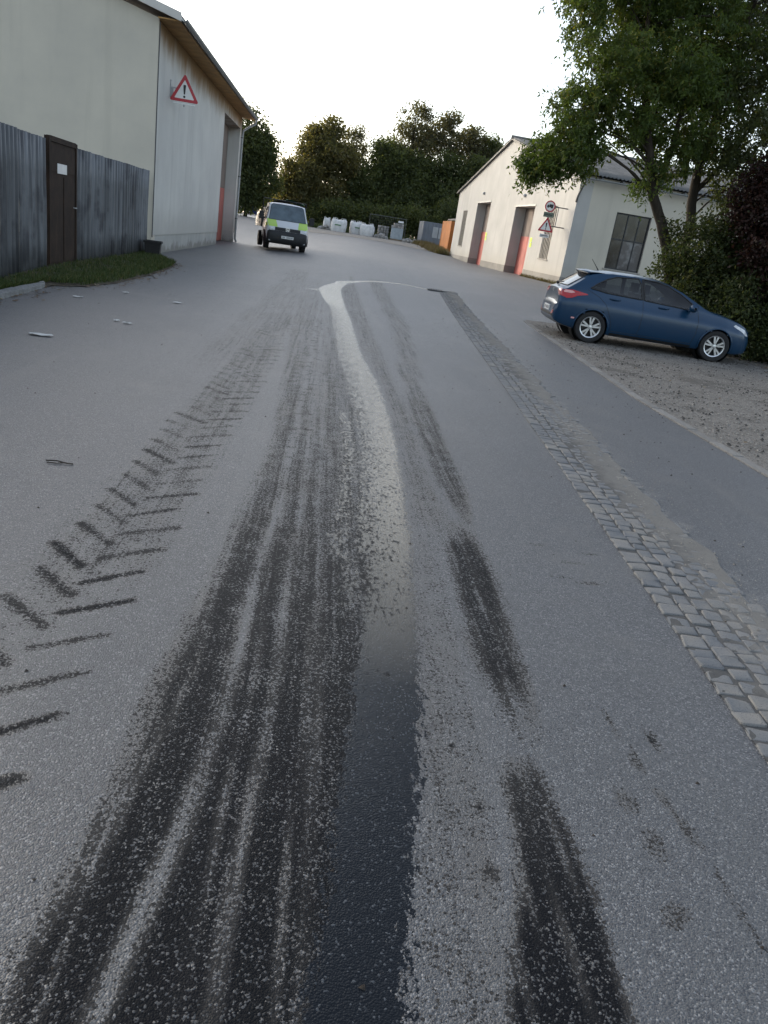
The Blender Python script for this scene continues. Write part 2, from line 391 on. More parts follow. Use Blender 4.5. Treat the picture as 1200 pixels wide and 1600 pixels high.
# ================================================================ ground
def strip(name, ys, xl, xr, ncol, zoff, m, kind='structure', attrs=None, parent=None, zfn=None):
    ys = np.asarray(ys, float); L = np.array([xl(y) for y in ys]); Rr = np.array([xr(y) for y in ys])
    u = np.linspace(0, 1, ncol); X = L[:, None]*(1-u) + Rr[:, None]*u; Y = np.repeat(ys[:, None], ncol, 1)
    Zz = gz(X, Y) + zoff
    if zfn is not None: Zz = Zz + zfn(X, Y, u[None, :]+0*X)
    n = len(ys); idx = np.arange(n*ncol).reshape(n, ncol)
    f = np.stack([idx[:-1,:-1], idx[:-1,1:], idx[1:,1:], idx[1:,:-1]], -1).reshape(-1, 4)
    me = fast_mesh(name, np.stack([X, Y, Zz], -1).reshape(-1, 3), f, {k: fn(X, Y, u[None, :]+0*X).ravel() for k, fn in (attrs or {}).items()}, True)
    o = link(name, me, m, parent)
    if kind: o['kind'] = kind
    return o
ip = lambda *pts: (lambda v: np.interp(v, [p[1] for p in pts], [p[0] for p in pts]))     # x as a function of y, pts (x,y)
# wide earth sheet to the horizon, below the paved yard
xs = np.concatenate([np.linspace(-1500, -70, 12), np.linspace(-60, 60, 61), np.linspace(70, 1500, 12)]); ys = np.concatenate([np.linspace(-300, -10, 8), np.linspace(-6, 130, 69), np.linspace(140, 1800, 14)])
X, Y = np.meshgrid(xs, ys); idx = np.arange(X.size).reshape(X.shape)
f = np.stack([idx[:-1,:-1], idx[:-1,1:], idx[1:,1:], idx[1:,:-1]], -1).reshape(-1, 4)
o = link('ground', fast_mesh('ground', np.stack([X, Y, gz(X, Y)-.12], -1).reshape(-1, 3), f, None, True), M['soil']); o['kind'] = 'structure'

# the paved road: a sheet fine enough near the camera to carry the wet tracks
xs = np.unique(np.round(np.concatenate([np.linspace(-40, -14, 14), np.arange(-13, -3, .5), np.arange(-3, -1.3, .06), np.arange(-1.3, 1.35, .022), np.arange(1.35, 4, .06), np.arange(4, 13, .5), np.linspace(14, 40, 14)]), 4))
yy = [.5]
while yy[-1] < 27: yy.append(yy[-1] + max(.022, .0062*yy[-1]))
ys = np.unique(np.round(np.concatenate([np.arange(-8, .5, .5), yy, np.arange(27.5, 82, .75), np.linspace(84, 150, 20)]), 4))
X, Y = np.meshgrid(xs, ys)
def band(X, Y, xl, xr, y0, y1, soft=.03, sy=.1):
    L, Rr = xl(Y), xr(Y)
    return np.clip((X-L)/soft+.5, 0, 1)*np.clip((Rr-X)/soft+.5, 0, 1)*np.clip((Y-y0)/sy+.5, 0, 1)*np.clip((y1-Y)/sy+.5, 0, 1)
SL = ip((.05,.4),(.12,1.02),(.15,1.15),(.18,1.32),(.19,1.52),(.22,1.77),(.25,2.08),(.29,2.5),(.31,2.76),(.33,3.1),(.27,3.42),(.30,3.88),(.33,4.45),(.36,5.19),(.34,6.15),(.30,7.49),(.20,9.46),(.14,12.8),(.09,14.84),(-.10,17.6),(-.17,19.1),(.0,20.4),(.25,21.6))
SR = ip((.30,.4),(.33,1.02),(.35,1.16),(.37,1.33),(.40,1.54),(.45,1.79),(.48,2.12),(.52,2.54),(.54,2.81),(.56,3.13),(.60,3.51),(.61,3.98),(.64,4.57),(.67,5.33),(.68,6.34),(.66,7.74),(.54,9.75),(.49,13.2),(.41,15.3),(.36,17.6),(.34,19.2),(.42,20.6),(.62,22))
water = band(X, Y, lambda y: SL(y)-.02, SR, -1, 21.6, .09, .5)
acr = np.clip((X-SL(Y))/(SR(Y)-SL(Y)), 0, 1); midz = np.clip(np.minimum((Y-2.5)/.8, (16.5-Y)/1.5), 0, 1)
water *= 1-midz*(1-np.interp(acr, [0, .2, .45, .7, .9, 1], [.62, .78, .95, 1.06, 1.0, .8]))
water *= np.interp(Y, [0, 1.6, 2.3, 3.0, 3.8, 5, 8, 12, 15, 16.5, 22], [.95, .90, .80, .69, .65, .64, .63, .65, .70, 1, 1])
# ragged toe on the left flank of the flow
water = np.maximum(water, .42*band(X, Y, lambda y: SL(y)-.14, SL, 2.4, 6.5, .08, .8))
side_sp = band(X, Y, ip((-.75,18.1),(-.75,18.6)), ip((-.1,18),(-.1,19)), 18.1, 18.75, .2, .2); water = np.maximum(water, side_sp*.5*np.clip((X+.75)/.5, 0, 1))
# thin rivulet across to the drain
riv = ip((22.2,.42),(23.2,.9),(24.1,1.33),(24.75,1.9),(24.9,2.41),(24.3,2.76),(23.7,3.2))
RY = np.interp(X, [.2,.42,.9,1.33,1.9,2.41,2.76,3.2], [21.4,21.9,23.1,23.9,24.5,24.6,24.2,23.7])
water = np.maximum(water, np.clip(1.25-np.abs(Y-RY)/np.interp(X, [.3,1,3], [.75,.33,.2]), 0, 1)*((X > .2) & (X < 3.25)))
dust_sheen = np.interp(Y, [0, 2.2, 2.9, 4.2, 6, 12, 16, 22], [0, .0, .22, .60, .72, .75, .95, .95])*np.clip(water*1.3, 0, 1)  # mask for the sky reflection painted along the flow, paler with distance
# damp tyre tracks
DL = ip((-.50,.4),(-.46,1.0),(-.47,1.12),(-.40,1.46),(-.40,1.99),(-.34,2.91),(-.26,4.91),(-.32,7.07),(-.49,12.02),(-.7,20))
near = np.interp(Y, [0, 1.2, 2, 3, 5, 8, 13, 20, 26], [.80, .78, .72, .62, .46, .34, .27, .17, .0])
damp = band(X, Y, DL, lambda y: SR(y)-.03, -2, 26, .12, .5)*near
# paler ribs between the tyre treads
def rib(x0, w, k): 
    global damp
    xc = x0(Y)+.006*np.sin(Y*3.7); damp = damp*(1-k*(.72+.28*np.sin(Y*5.3+w*900))*np.exp(-((X-xc)/w)**2))
rib(ip((-.27,1.0),(-.20,1.48),(-.17,2.02),(-.16,2.83),(-.12,4),(-.10,8)), .022, .95)
rib(ip((-.055,1.0),(-.045,1.5),(-.02,2.2),(.0,4)), .014, .75)
rib(ip((-.37,1.0),(-.36,1.5),(-.30,2.2)), .012, .35)
rib(ip((.07,1.0),(.08,2.2)), .007, .4)
rib(ip((-.12,1.0),(-.10,2.2)), .008, .45)
rib(ip((.12,2.8),(.10,5),(.02,9)), .018, .3)
damp *= 1-.22*np.clip((Y-4.0)/1.5, 0, 1)*np.exp(-((X-.02)/.10)**2)
# speckled strip between the flow and the right-hand track
damp = np.maximum(damp, band(X, Y, lambda y: SR(y)-.02, ip((.55,1),(.60,1.3),(.66,2),(.72,3.2),(.70,4)), -2, 4.2, .08, .6)*np.interp(Y, [1, 2, 3, 4.2], [.27, .26, .25, .18]))
# right-hand track: three separate prints
damp = np.maximum(damp, .97*band(X, Y, ip((.47,.4),(.53,1.03),(.57,1.18),(.63,1.35),(.67,1.56),(.69,1.84)), ip((.80,.4),(.81,1.04),(.83,1.19),(.84,1.37),(.84,1.58),(.82,1.84)), -2, 1.86, .05, .16)*np.interp(Y, [.8,1.3,1.84], [.84,.80,.66]))
damp = np.maximum(damp, .70*band(X, Y, ip((.73,2.15),(.71,2.58),(.74,3.17),(.79,3.74)), ip((.89,2.14),(.91,2.62),(.97,3.23),(.94,3.79)), 2.08, 3.82, .08, .5))
damp = np.maximum(damp, .58*band(X, Y, ip((.92,3.9),(.85,4.65),(.85,5.41),(.85,6.43),(.92,7.94)), ip((.98,3.9),(1.06,4.73),(1.06,5.51),(1.1,6.57),(1.13,8.07)), 3.85, 9.5, .07, .7)*np.interp(Y, [4, 5.5, 9.5], [1, .8, .45]))
damp = np.maximum(damp, .30*band(X, Y, lambda y: SR(y), ip((.85,4),(.86,7),(.8,12),(.78,22)), 3.4, 25, .12, 1))
damp = np.maximum(damp, .30*band(X, Y, ip((.95,8),(1.15,14),(1.2,24)), ip((1.2,8),(1.55,14),(1.7,24)), 8, 25, .2, 2))
damp = np.maximum(damp, .22*band(X, Y, ip((-1.3,8),(-1.2,24)), ip((-.4,8),(-.5,24)), 7, 25, .3, 3))
# chevron lug prints of a tractor tyre
def seg(ax, ay, bx, by, w, k, taper=.5):
    global damp
    dx, dy = bx-ax, by-ay; L2 = dx*dx+dy*dy
    sel = (X > min(ax, bx)-.1) & (X < max(ax, bx)+.1) & (Y > min(ay, by)-.1) & (Y < max(ay, by)+.1)
    tt = np.clip(((X[sel]-ax)*dx+(Y[sel]-ay)*dy)/L2, 0, 1); d = np.hypot(X[sel]-ax-tt*dx, Y[sel]-ay-tt*dy)
    damp[sel] = np.maximum(damp[sel], k*np.clip(1.5-d/w, 0, 1))
for i in range(46):
    y = 1.50+.2465*i; x0 = -.845+.028*(y-2)+.012*math.sin(i*2.1); fade = np.interp(y, [1, 3, 5, 8, 13], [.78, .72, .62, .48, .32])*(1+.12*math.sin(i*1.7))
    jj = random.uniform; seg(x0+jj(-.012, .012), y+jj(-.012, .012), x0+.215+jj(-.03, .02), y+.14+jj(-.015, .015), .024+jj(-.004, .006), fade*jj(.8, 1.1)); 
    seg(x0-.015+jj(-.02, .02), y+.14, x0-.20+jj(-.03, .02), y+.33, .028+jj(-.005, .006), jj(.75, 1.1)*fade*np.interp(y, [1, 3, 4, 6], [1.05, 1.05, 1, .9]))
    if y > 4.2: seg(-.14+.02*(y-4.7)/4, y+.04, 0.0, y+.08, .014, .5)
damp = np.maximum(damp, .25*band(X, Y, ip((-1.12,1.4),(-1.08,3),(-.98,6)), ip((-.72,1.4),(-.72,3),(-.66,6)), 2.2, 6.5, .22, 1.2))
damp = np.maximum(damp, .30*band(X, Y, ip((-1.08,1.4),(-1.05,3),(-.95,6),(-.9,12)), ip((-.58,1.4),(-.58,3),(-.5,6),(-.45,12)), 2.6, 13, .15, 1))
# drips, a lone print and oil spots on the right of the lane
for xr_, w_, k_ in ((.60, .006, .4), (.66, .005, .35), (.73, .007, .4), (.79, .005, .35), (.85, .006, .35), (.94, .008, .4), (1.0, .008, .4)):
    damp = damp*(1-k_*(.6+.4*np.sin(Y*9+xr_*40))*np.exp(-((X-(xr_+.03*(Y-1.5)*(xr_ < .8)))/w_)**2)*(Y < 8)*(X > .5))
seg(1.13, 2.2, 1.17, 1.85, .010, .36); seg(1.17, 1.78, 1.20, 1.55, .016, .42); seg(1.205, 1.48, 1.20, 1.05, .010, .36)
def spot(x, y, rx, ry, k):
    global damp
    damp = np.maximum(damp, k*np.clip(1.4-np.hypot((X-x)/rx, (Y-y)/ry), 0, 1))
for s_ in ((.60,1.65,.016,.02,.95),(.58,1.42,.02,.03,.7),(.55,1.9,.012,.016,.9),(1.05,1.72,.035,.06,.42),(1.07,1.55,.04,.07,.44),(1.03,1.33,.045,.03,.42),(1.0,1.30,.035,.025,.4),(1.26,2.03,.024,.07,.72),(1.46,3.26,.08,.018,.5),(1.44,3.50,.07,.02,.4),(1.58,3.65,.06,.02,.4),(1.30,3.3,.07,.02,.35),(1.15,1.9,.01,.05,.6),(1.2,1.62,.012,.05,.55),(1.2,1.4,.012,.09,.5),(1.31,3.7,.07,.025,.3)): spot(*s_)
# pale dust trodden out of the gutter
gl = lambda y: 1.47+.081*y
dust_sheen = np.maximum(dust_sheen, .50*np.clip(1.2-np.abs(X-(gl(Y)+.50))/.40, 0, 1)*(Y < 24)*(Y > 1))
dust_sheen = np.maximum(dust_sheen, .5*np.clip((X-(3.9+.02*Y))/.8, 0, 1)*(Y < 20)*(X < 6))
idx = np.arange(X.size).reshape(X.shape)
f = np.stack([idx[:-1,:-1], idx[:-1,1:], idx[1:,1:], idx[1:,:-1]], -1).reshape(-1, 4)
o = link('road', fast_mesh('road', np.stack([X, Y, gz(X, Y)], -1).reshape(-1, 3), f, {'damp': damp.ravel(), 'water': water.ravel(), 'dust': dust_sheen.ravel()}, True), M['asphalt']); o['kind'] = 'structure'

# ---------------------------------------------------------------- cobbled gutter
GW = .60
def bedz(X, Y, U): return .0040 + .0052*np.clip((U-.30)*2.0, 0, 1)*(.8+.2*np.sin(Y*1.3)) + .003*np.sin(Y*.9+X*7)*np.clip(U*2,0,1) + .0025*np.sin(X*31+Y*17)*np.sin(Y*23)
strip('gutter_bed', np.arange(.4, 24.2, .05), lambda y: gl(y)+.008, lambda y: gl(y)+GW-.05+.03*math.sin(y*2.1)+.025*math.sin(y*6.7+1)+.015*math.sin(y*15), 22, 0, M['gutter_dust'], 'structure', {'dust': lambda X, Y, U: np.clip(.15+1.1*(U-.25), 0, 1)}, None, bedz)
gut = empty('cobble_gutter', (0, 0, 0), kind='structure')
def cobble_mesh(i):
    rr = random.Random(i); b = bmesh.new(); bmesh.ops.create_cube(b, size=1)
    for v in b.verts: v.co = Vector((v.co.x*(1+rr.uniform(-.1,.1)), v.co.y*(1+rr.uniform(-.12,.12)), v.co.z))
    bmesh.ops.bevel(b, geom=[e for e in b.edges if max(v.co.z for v in e.verts) > 0], offset=.11, segments=2, affect='EDGES', profile=.7)
    for v in b.verts:
        if v.co.z > .3: v.co.z += rr.uniform(-.07, .07)
        v.co.x += rr.uniform(-.02, .02); v.co.y += rr.uniform(-.02, .02)
    me = bpy.data.meshes.new('cobble'); b.to_mesh(me); b.free(); me.materials.append(M['granite_cobble'])
    me.polygons.foreach_set('use_smooth', [True]*len(me.polygons))
    return me
CM = [cobble_mesh(i) for i in range(9)]
spots = []; y = .5; rowi = 0
while y < 24:
    ln = random.uniform(.082, .108); x = 0
    wds = [.115] + [random.uniform(.08, .105) for _ in range(5)]
    for k, wd in enumerate(wds):
        spots.append((gl(y)+x+wd/2, y+random.uniform(-.012, .012)+(.03 if k % 2 else 0), wd-.014, ln-.014, k)); x += wd
    y += ln; rowi += 1
cnt = 0; rest_v = []; rest_f = []; off = 0
for (x, y, wd, ln, k) in spots:
    hz = .027 + random.uniform(-.006, .006) - (.006 if k >= 3 else 0)
    a = R(-4.6+random.uniform(-4, 4)); z = Z(x, y)
    if y > 1.2 and cnt < 298:
        c = bpy.data.objects.new('cobble', random.choice(CM)); COL.objects.link(c); c.parent = gut
        c.location = (x, y, z-.03+hz/2-.004); c.scale = (wd, ln, .06); c.rotation_euler = (random.uniform(-.04, .04), random.uniform(-.05, .05), a); cnt += 1
    else:
        me = random.choice(CM); co = np.empty(len(me.vertices)*3); me.vertices.foreach_get('co', co); co = co.reshape(-1, 3)*(wd, ln, .06)
        ca, sa = math.cos(a), math.sin(a); co = np.stack([co[:,0]*ca-co[:,1]*sa+x, co[:,0]*sa+co[:,1]*ca+y, co[:,2]+z-.03+hz/2-.004], -1)
        rest_v.append(co); rest_f += [tuple(v+off for v in p.vertices) for p in me.polygons]; off += len(co)
me = bpy.data.meshes.new('cobble_rest'); me.from_pydata(np.concatenate(rest_v).tolist(), [], rest_f)
o = link('cobble_rest', me, M['granite_cobble'], gut); o['kind'] = 'stuff'

# ---------------------------------------------------------------- gravel parking strip with its flush edging
el = ip((4.35,-4),(3.98,3),(3.97,6),(4.02,9),(4.35,13),(4.68,17.15),(4.75,18))
strip('gravel_pad', np.concatenate([np.arange(-4, 4, .4), np.arange(4, 18.3, .12)]), lambda y: el(y)+.05, lambda y: np.interp(y, [-4, 12, 17, 18.3], [11.5, 11.2, 9.6, 7.5]), 60, .008, M['gravel'], 'structure', None, None,
      lambda X, Y, U: .02*np.clip((U-.05)*6, 0, 1)*(np.sin(X*2.1+Y*.7)*np.sin(Y*1.7-X)*.5+.5) + .006*np.sin(X*19)*np.sin(Y*23))
eg = empty('edging_strip', (0, 0, 0), kind='structure')
m0 = MB(); m0.box(-.5, .5, -.5, .5, -.5, .5); em = m0.mesh('edging_stone', bevel=.05); em.materials.append(simple('edging_concrete', (.185, .178, .165), .9, 0, .2, 9, .3, randv=.15))
y = 2.0
while y < 17.6:
    ln = .5; x = float(el(y+ln/2)); s_ = bpy.data.objects.new('edging_stone', em); COL.objects.link(s_); s_.parent = eg
    dx = float(el(y+ln)-el(y)); s_.location = (x+.0, y+ln/2, Z(x, y+ln/2)-.085+random.uniform(-.004, .006)); s_.scale = (.115, math.hypot(ln, dx)-.008, .2); s_.rotation_euler = (0, 0, -math.atan2(dx, ln)+random.uniform(-.01, .01))
    y += ln
# ---------------------------------------------------------------- drain at the head of the gutter
d = empty('drain_grate', (3.32, 23.75, Z(3.32, 23.75)), R(-5), 'small dark iron drain grate where the thin trickle meets the cobbled gutter', 'drain')
mb = MB(); mb.box(-.27,.27,-.27,-.22,.0,.035); mb.box(-.27,.27,.22,.27,.0,.035); mb.box(-.27,-.22,-.22,.22,.0,.035); mb.box(.22,.27,-.22,.22,.0,.035); mb.build('frame', M['zinc_dark'], d)
mb = MB(); mb.box(-.22,.22,-.22,.22,.006,.010); mb.build('pit', M['dark_frame'], d)
for k in range(6): mb = MB(); mb.box(-.2+k*.075,-.165+k*.075,-.22,.22,.011,.032); mb.build('bar', M['zinc_dark'], d)

# ---------------------------------------------------------------- grass verge, kerb, soil in front of the fence
vr = ip((-4.0,5),(-3.98,9.8),(-4.06,12.0),(-3.75,12.35),(-3.55,13.5),(-3.5,15.6),(-3.6,18.5),(-3.75,19.8),(-4.5,21.3),(-4.75,22.0))
fl = ip((-4.25,4),(-4.5,10.5),(-4.55,11.3),(-4.93,15),(-4.97,22.2))
strip('verge', np.arange(4, 22.05, .15), lambda y: fl(y)-.6, vr, 16, .006, M['soil'], 'structure', None, None,
      lambda X, Y, U: np.interp(U, [0, .6, .92, 1], [.07, .06, .025, 0])+.012*np.sin(X*9)*np.sin(Y*7))
kb = empty('kerb', (0, 0, 0), kind='structure')
km = MB(); km.box(-.5, .5, -.5, .5, -.5, .5); kme = km.mesh('kerb_stone', bevel=.06); kme.materials.append(simple('kerb_concrete', (.20, .20, .195), .9, 0, .25, 9, .4, randv=.15))
kp = [(-3.98,5.0),(-3.99,5.52),(-3.99,6.04),(-3.98,6.56),(-3.98,7.08),(-3.98,7.6),(-3.98,8.12),(-3.98,8.64),(-3.98,9.16),(-3.98,9.68),(-3.99,10.2),(-4.01,10.7),(-4.03,11.2),(-4.07,11.68),(-4.25,12.02),(-4.6,12.2)]
for (ax, ay), (bx, by) in zip(kp, kp[1:]):
    s_ = bpy.data.objects.new('kerb_stone', kme); COL.objects.link(s_); s_.parent = kb
    s_.location = ((ax+bx)/2-.07, (ay+by)/2, .0-.03+random.uniform(-.006, .006)); s_.scale = (.15, math.hypot(bx-ax, by-ay)-.012, .2); s_.rotation_euler = (random.uniform(-.015,.015), random.uniform(-.02,.02), math.atan2(by-ay, bx-ax)-math.pi/2)
def blades(n, sampler, h, w, lean=.4):
    P = sampler(n); n = len(P); a = rng.uniform(0, 2*np.pi, n); hh = h*rng.uniform(.4, 1.25, n); ww = w*rng.uniform(.6, 1.3, n)
    la = rng.uniform(0, 2*np.pi, n); le = hh*rng.uniform(0, lean*1.6, n)
    side = np.stack([np.cos(a), np.sin(a), 0*a], -1)*ww[:, None]/2; top = np.stack([np.cos(la)*le, np.sin(la)*le, hh], -1); mid = top*np.array([.35, .35, .6])
    V = np.stack([P-side, P+side, P+mid+side*.7, P+mid-side*.7, P+top], 1); base = np.arange(n)[:, None]*5
    q = (base+np.array([0,1,2,3])); t3 = (base+np.array([3,2,4]))
    hue = np.repeat(rng.uniform(0, 1, n), 5)
    F = np.concatenate([np.concatenate([base+0, base+1, base+2], 1), np.concatenate([base+0, base+2, base+3], 1), t3])
    return V.reshape(-1, 3), F, hue
def vsamp(n):
    y = rng.uniform(5, 22, n*2); lo = fl(y)+.02; hi = vr(y)-.03; x = lo+(hi-lo)*rng.uniform(0, 1, n*2)**.85
    x = np.minimum(x, np.where(y < 12.1, -4.16, 99)); k = np.sin(x*5.1+y*1.9)*np.sin(y*2.3-x*3)+rng.uniform(-.9, .9, n*2) > -.75
    x, y = x[k][:n], y[k][:n]; return np.stack([x, y, gz(x, y)+.045-.02*(x > -3.8)], -1)
V, F, hue = blades(30000, vsamp, .085, .010, .6)
o = link('grass', fast_mesh('grass', V, F, {'hue': hue}), M['blade']); tag(o, 'short green grass along the foot of the corrugated fence', 'grass', kind='stuff')

# storage yard and wood floor far off
strip('storage_yard', np.arange(58, 78, .5), ip((-3.2,58),(-3.2,66),(-3,78)), ip((9,58),(13,66),(13,78)), 30, .015, M['yard_grit'])
strip('woodland_floor', np.concatenate([np.arange(77, 150, 3)]), ip((-3.4,77),(-7,100),(-9,150)), lambda y: 40, 24, .02, M['soil'])
# ================================================================ pale hall on the left
lb = empty('storage_hall', (-4.85, 22, 0), 0, 'pale grey rendered hall behind the corrugated fence with a brown stained eave', 'building')
# local: x to the right (wall face at 0), y along the road, z up
EZ = 5.62
mb = MB()
mb.box(-.5, 0, 0, 12.15, .5, EZ); mb.box(-.5, 0, 17.4, 18.0, .5, EZ); mb.box(-.5, 0, 12.15, 17.4, 5.05, EZ)
mb.build('side_wall', M['plaster_grey'], lb)
rise = .26
mb = MB(); mb.prism([(-12, .02), (-.012, .02), (-.012, EZ-.02), (-6, EZ+6*rise), (-12, EZ)], 'y', -.03, .4); mb.build('gable_wall', M['plaster_gable'], lb)
mb = MB(); mb.box(-.5, -.02, .02, 12.15, -.1, .5); mb.build('plinth', M['plinth_pale'], lb)
mb = MB(); mb.box(-.5, -.02, 17.4, 17.98, -.1, .5); mb.build('plinth', M['plinth_pale'], lb)
mb = MB(); mb.tube([(.004, .0, .45), (.008, .004, 2.2), (.003, .0, 3.6), (.006, .002, EZ-.1)], .014, 6); mb.build('corner_joint', M['zinc_dark'], lb)
# gate: recess with a two-tone leaf of vertical boards
dr = MB(); dr.box(-.62, -.56, 12.15, 17.4, 0, 5.05); dr = dr.build('gate', M['brown_door_paint'], lb)
for k in range(7):
    y0 = 12.15+k*.75
    b1 = MB(); b1.box(-.56, -.535+.006*(k % 2), y0+.008, y0+.742, 0.02, 2.35); b1.build('lower_board', M['red_door_paint'], dr)
    b1 = MB(); b1.box(-.56, -.535+.006*(k % 2), y0+.008, y0+.742, 2.36, 5.04); b1.build('upper_board', M['brown_door_paint'], dr)
mb = MB(); mb.box(-.66, -.505, 12.1, 17.45, 5.045, 5.4); mb.build('lintel', M['plaster_cream'], lb)
mb = MB(); mb.box(-.555, -.5, 12.15, 12.17, 0, 5.05); mb.build('door_jamb', M['plaster_cream'], lb)
mb = MB(); mb.box(-.555, -.5, 17.38, 17.4, 0, 5.05); mb.build('door_jamb', M['plaster_cream'], lb)
# roof with soffit, verge flashing, gutter and downpipe
ov = .55
mb = MB(); mb.prism([(ov, EZ-.02), (ov, EZ+.10), (-6, EZ+6.0*rise+.25), (-12.5, EZ+.05), (-12.5, EZ-.1), (-6, EZ+6*rise+.12)], 'y', -.26, 18.3); mb.build('roof', M['fibre_cement_roof'], lb)
for k in range(15):
    y0 = -.22+k*1.235
    b1 = MB(); b1.prism([(.002, EZ-.055), (ov-.02, EZ-.05-.0), (ov-.02, EZ-.028), (.002, EZ-.028)], 'y', y0, y0+1.228); b1.build('soffit_board', M['soffit_board'], lb)
mb = MB(); mb.prism([(ov+.02, EZ-.06), (ov+.02, EZ+.13), (-6, EZ+6*rise+.29), (-6, EZ+6*rise+.13)], 'y', -.31, -.265); mb.build('verge_flashing', M['pale_verge_metal'], lb)
mb = MB(); pr = [(.075*math.cos(a)+ov+.08, EZ+.03+.075*math.sin(a)) for a in np.linspace(math.pi, 2*math.pi, 9)]; pr += [(.065*math.cos(a)+ov+.08, EZ+.03+.065*math.sin(a)) for a in np.linspace(2*math.pi, math.pi, 9)]
mb.prism(pr, 'y', -.25, 18.33); mb.build('gutter', M['zinc'], lb)
dp = MB(); dp.tube([(ov+.08, 18.1, EZ-.03), (ov+.06, 18.1, EZ-.22), (.30, 18.05, EZ-.42), (.09, 17.85, EZ-.62), (.07, 17.83, EZ-1.0), (.07, 17.83, .16), (.14, 17.80, .03)], .052, 10)
dp = dp.build('downpipe', M['zinc'], lb, True, sharp=50)
for z in (1.1, 3.0, 4.7):
    c_ = MB(); c_.lathe([(.054, z-.02), (.062, z-.02), (.062, z+.02), (.054, z+.02)], (.07, 17.83, 0), 12, 'z'); c_.box(.0, .03, 17.81, 17.85, z-.015, z+.015); c_.build('pipe_clip', M['zinc_dark'], dp)

# ---------------------------------------------------------------- traffic signs
for nm, c_ in (('sign_red', (.42, .028, .04)), ('sign_white', (.72, .72, .70)), ('sign_black', (.012, .012, .014)), ('sign_back', (.33, .34, .35)), ('sign_green', (.12, .16, .12))): simple(nm, c_, .4, 0, .06, 5)
def rounded_tri(r_, cr, n=5):
    """equilateral triangle, circumradius r_, corner radius cr, pointing up, in (x,z)"""
    pts = []
    for k in range(3):
        a0 = math.pi/2+k*2*math.pi/3; cx, cz = (r_-2*cr)*math.cos(a0), (r_-2*cr)*math.sin(a0)
        for j in range(n): a = a0-math.pi/3+j*(2*math.pi/3)/(n-1); pts.append((cx+cr*math.cos(a), cz+cr*math.sin(a)))
    return pts
def ring_plate(mb, outer, inner, y0, y1):
    n = len(outer); b = len(mb.v)
    for y in (y0, y1): mb.v += [(u, y, v) for u, v in outer] + [(u, y, v) for u, v in inner]
    for i in range(n):
        j = (i+1) % n
        mb.f += [(b+i, b+j, b+n+j, b+n+i), (b+2*n+i, b+3*n+i, b+3*n+j, b+2*n+j), (b+i, b+2*n+i, b+2*n+j, b+j), (b+n+i, b+n+j, b+3*n+j, b+3*n+i)]
def bang(mb, s, y0, y1, cz=0):
    mb.prism([(-.055*s, .30*s+cz), (-.045*s, .335*s+cz), (.045*s, .335*s+cz), (.055*s, .30*s+cz), (.028*s, -.02*s+cz), (-.028*s, -.02*s+cz)], 'y', y0, y1)
    mb.prism([(.047*s*math.cos(a), -.105*s+cz+.047*s*math.sin(a)) for a in np.linspace(0, 2*math.pi, 13)[:-1]], 'y', y0, y1)
def warning_triangle(parent, side, zc, plate='panel'):
    r_ = side/math.sqrt(3)+.02
    p = MB(); p.prism(rounded_tri(r_, .035), 'y', 0, .012); p = p.build('sign_panel', M['sign_white'], parent); p.location = (0, 0, zc)
    b = MB(); ring_plate(b, rounded_tri(r_+.001, .035), rounded_tri(r_*.68, .016), -.004, -.0005); b.build('red_border', M['sign_red'], p)
    g = MB(); bang(g, side*.86, -.004, -.0005, -.035); g.build('exclamation_mark', M['sign_black'], p)
    k = MB(); k.prism(rounded_tri(r_*.97, .03), 'y', .013, .03); k.build('stiffener', M['sign_back'], p)
    return p
ls = empty('warning_sign', (-4.46, 23.5, 4.0), 0, 'red bordered triangular warning sign with exclamation mark bracketed to the left hall wall', 'sign')
warning_triangle(ls, .76, .24)
mb = MB(); mb.box(-.38, .22, .035, .06, .30, .34); mb.box(-.39, -.36, .0, .16, .10, .50); mb.box(-.38, -.30, .04, .07, .08, .34); mb.build('bracket', M['sign_back'], ls)
mb = MB(); mb.box(-.30, .30, -.004, .03, -.055, -.025); mb.build('lower_rail', M['sign_white'], ls)
mb = MB(); mb.tube([(.0, .02, -.06), (.0, .02, -.11)], .02, 8); mb.build('bolt', M['sign_back'], ls)

# ---------------------------------------------------------------- corrugated fence
fe = empty('corrugated_fence', (-4.85, 15, 0), 0, 'dark weathered corrugated metal fence in front of the left hall', 'fence')
fp = [(-4.20,4.6),(-4.30,6.6),(-4.40,8.6),(-4.50,10.55),(-4.62,11.55),(-4.73,12.5),(-4.83,13.4),(-4.90,14.15)]
fp2 = [(-4.955,15.85),(-4.96,16.75),(-4.965,17.65),(-4.965,18.55),(-4.97,19.45),(-4.975,20.35),(-4.975,21.2),(-4.98,21.9)]
def fsheet(a, b, z0, z1, k):
    L = math.hypot(b[0]-a[0], b[1]-a[1]); n = max(12, int(L/.019)); s_ = np.linspace(0, L, n+1)
    off = .024*np.tanh(2.2*np.sin(s_*2*np.pi/.205)); d = np.array([b[0]-a[0], b[1]-a[1]])/L; nn = np.array([d[1], -d[0]])
    zs_ = np.linspace(z0, z1, 5); g = np.zeros((5, n+1, 3))
    for j, z in enumerate(zs_):
        wob = .007*math.sin(j*1.3+k); xy = np.array(a)+np.outer(s_, d)+np.outer(off+wob+.006*(k % 2), nn); g[j, :, :2] = xy-np.array([-4.85, 15]); g[j, :, 2] = z+(0 if 0 < j < 4 else .003*np.sin(s_*5+k))
    m_ = MB(); m_.grid(g); o = m_.build('corrugated_sheet', M['weathered_sheet_metal'], fe, True, False)
    md = o.modifiers.new('t', 'SOLIDIFY'); md.thickness = .004
for i, (a, b) in enumerate(zip(fp, fp[1:])): fsheet(a, b, .02, 2.10+.004*math.sin(i*2.3), i)
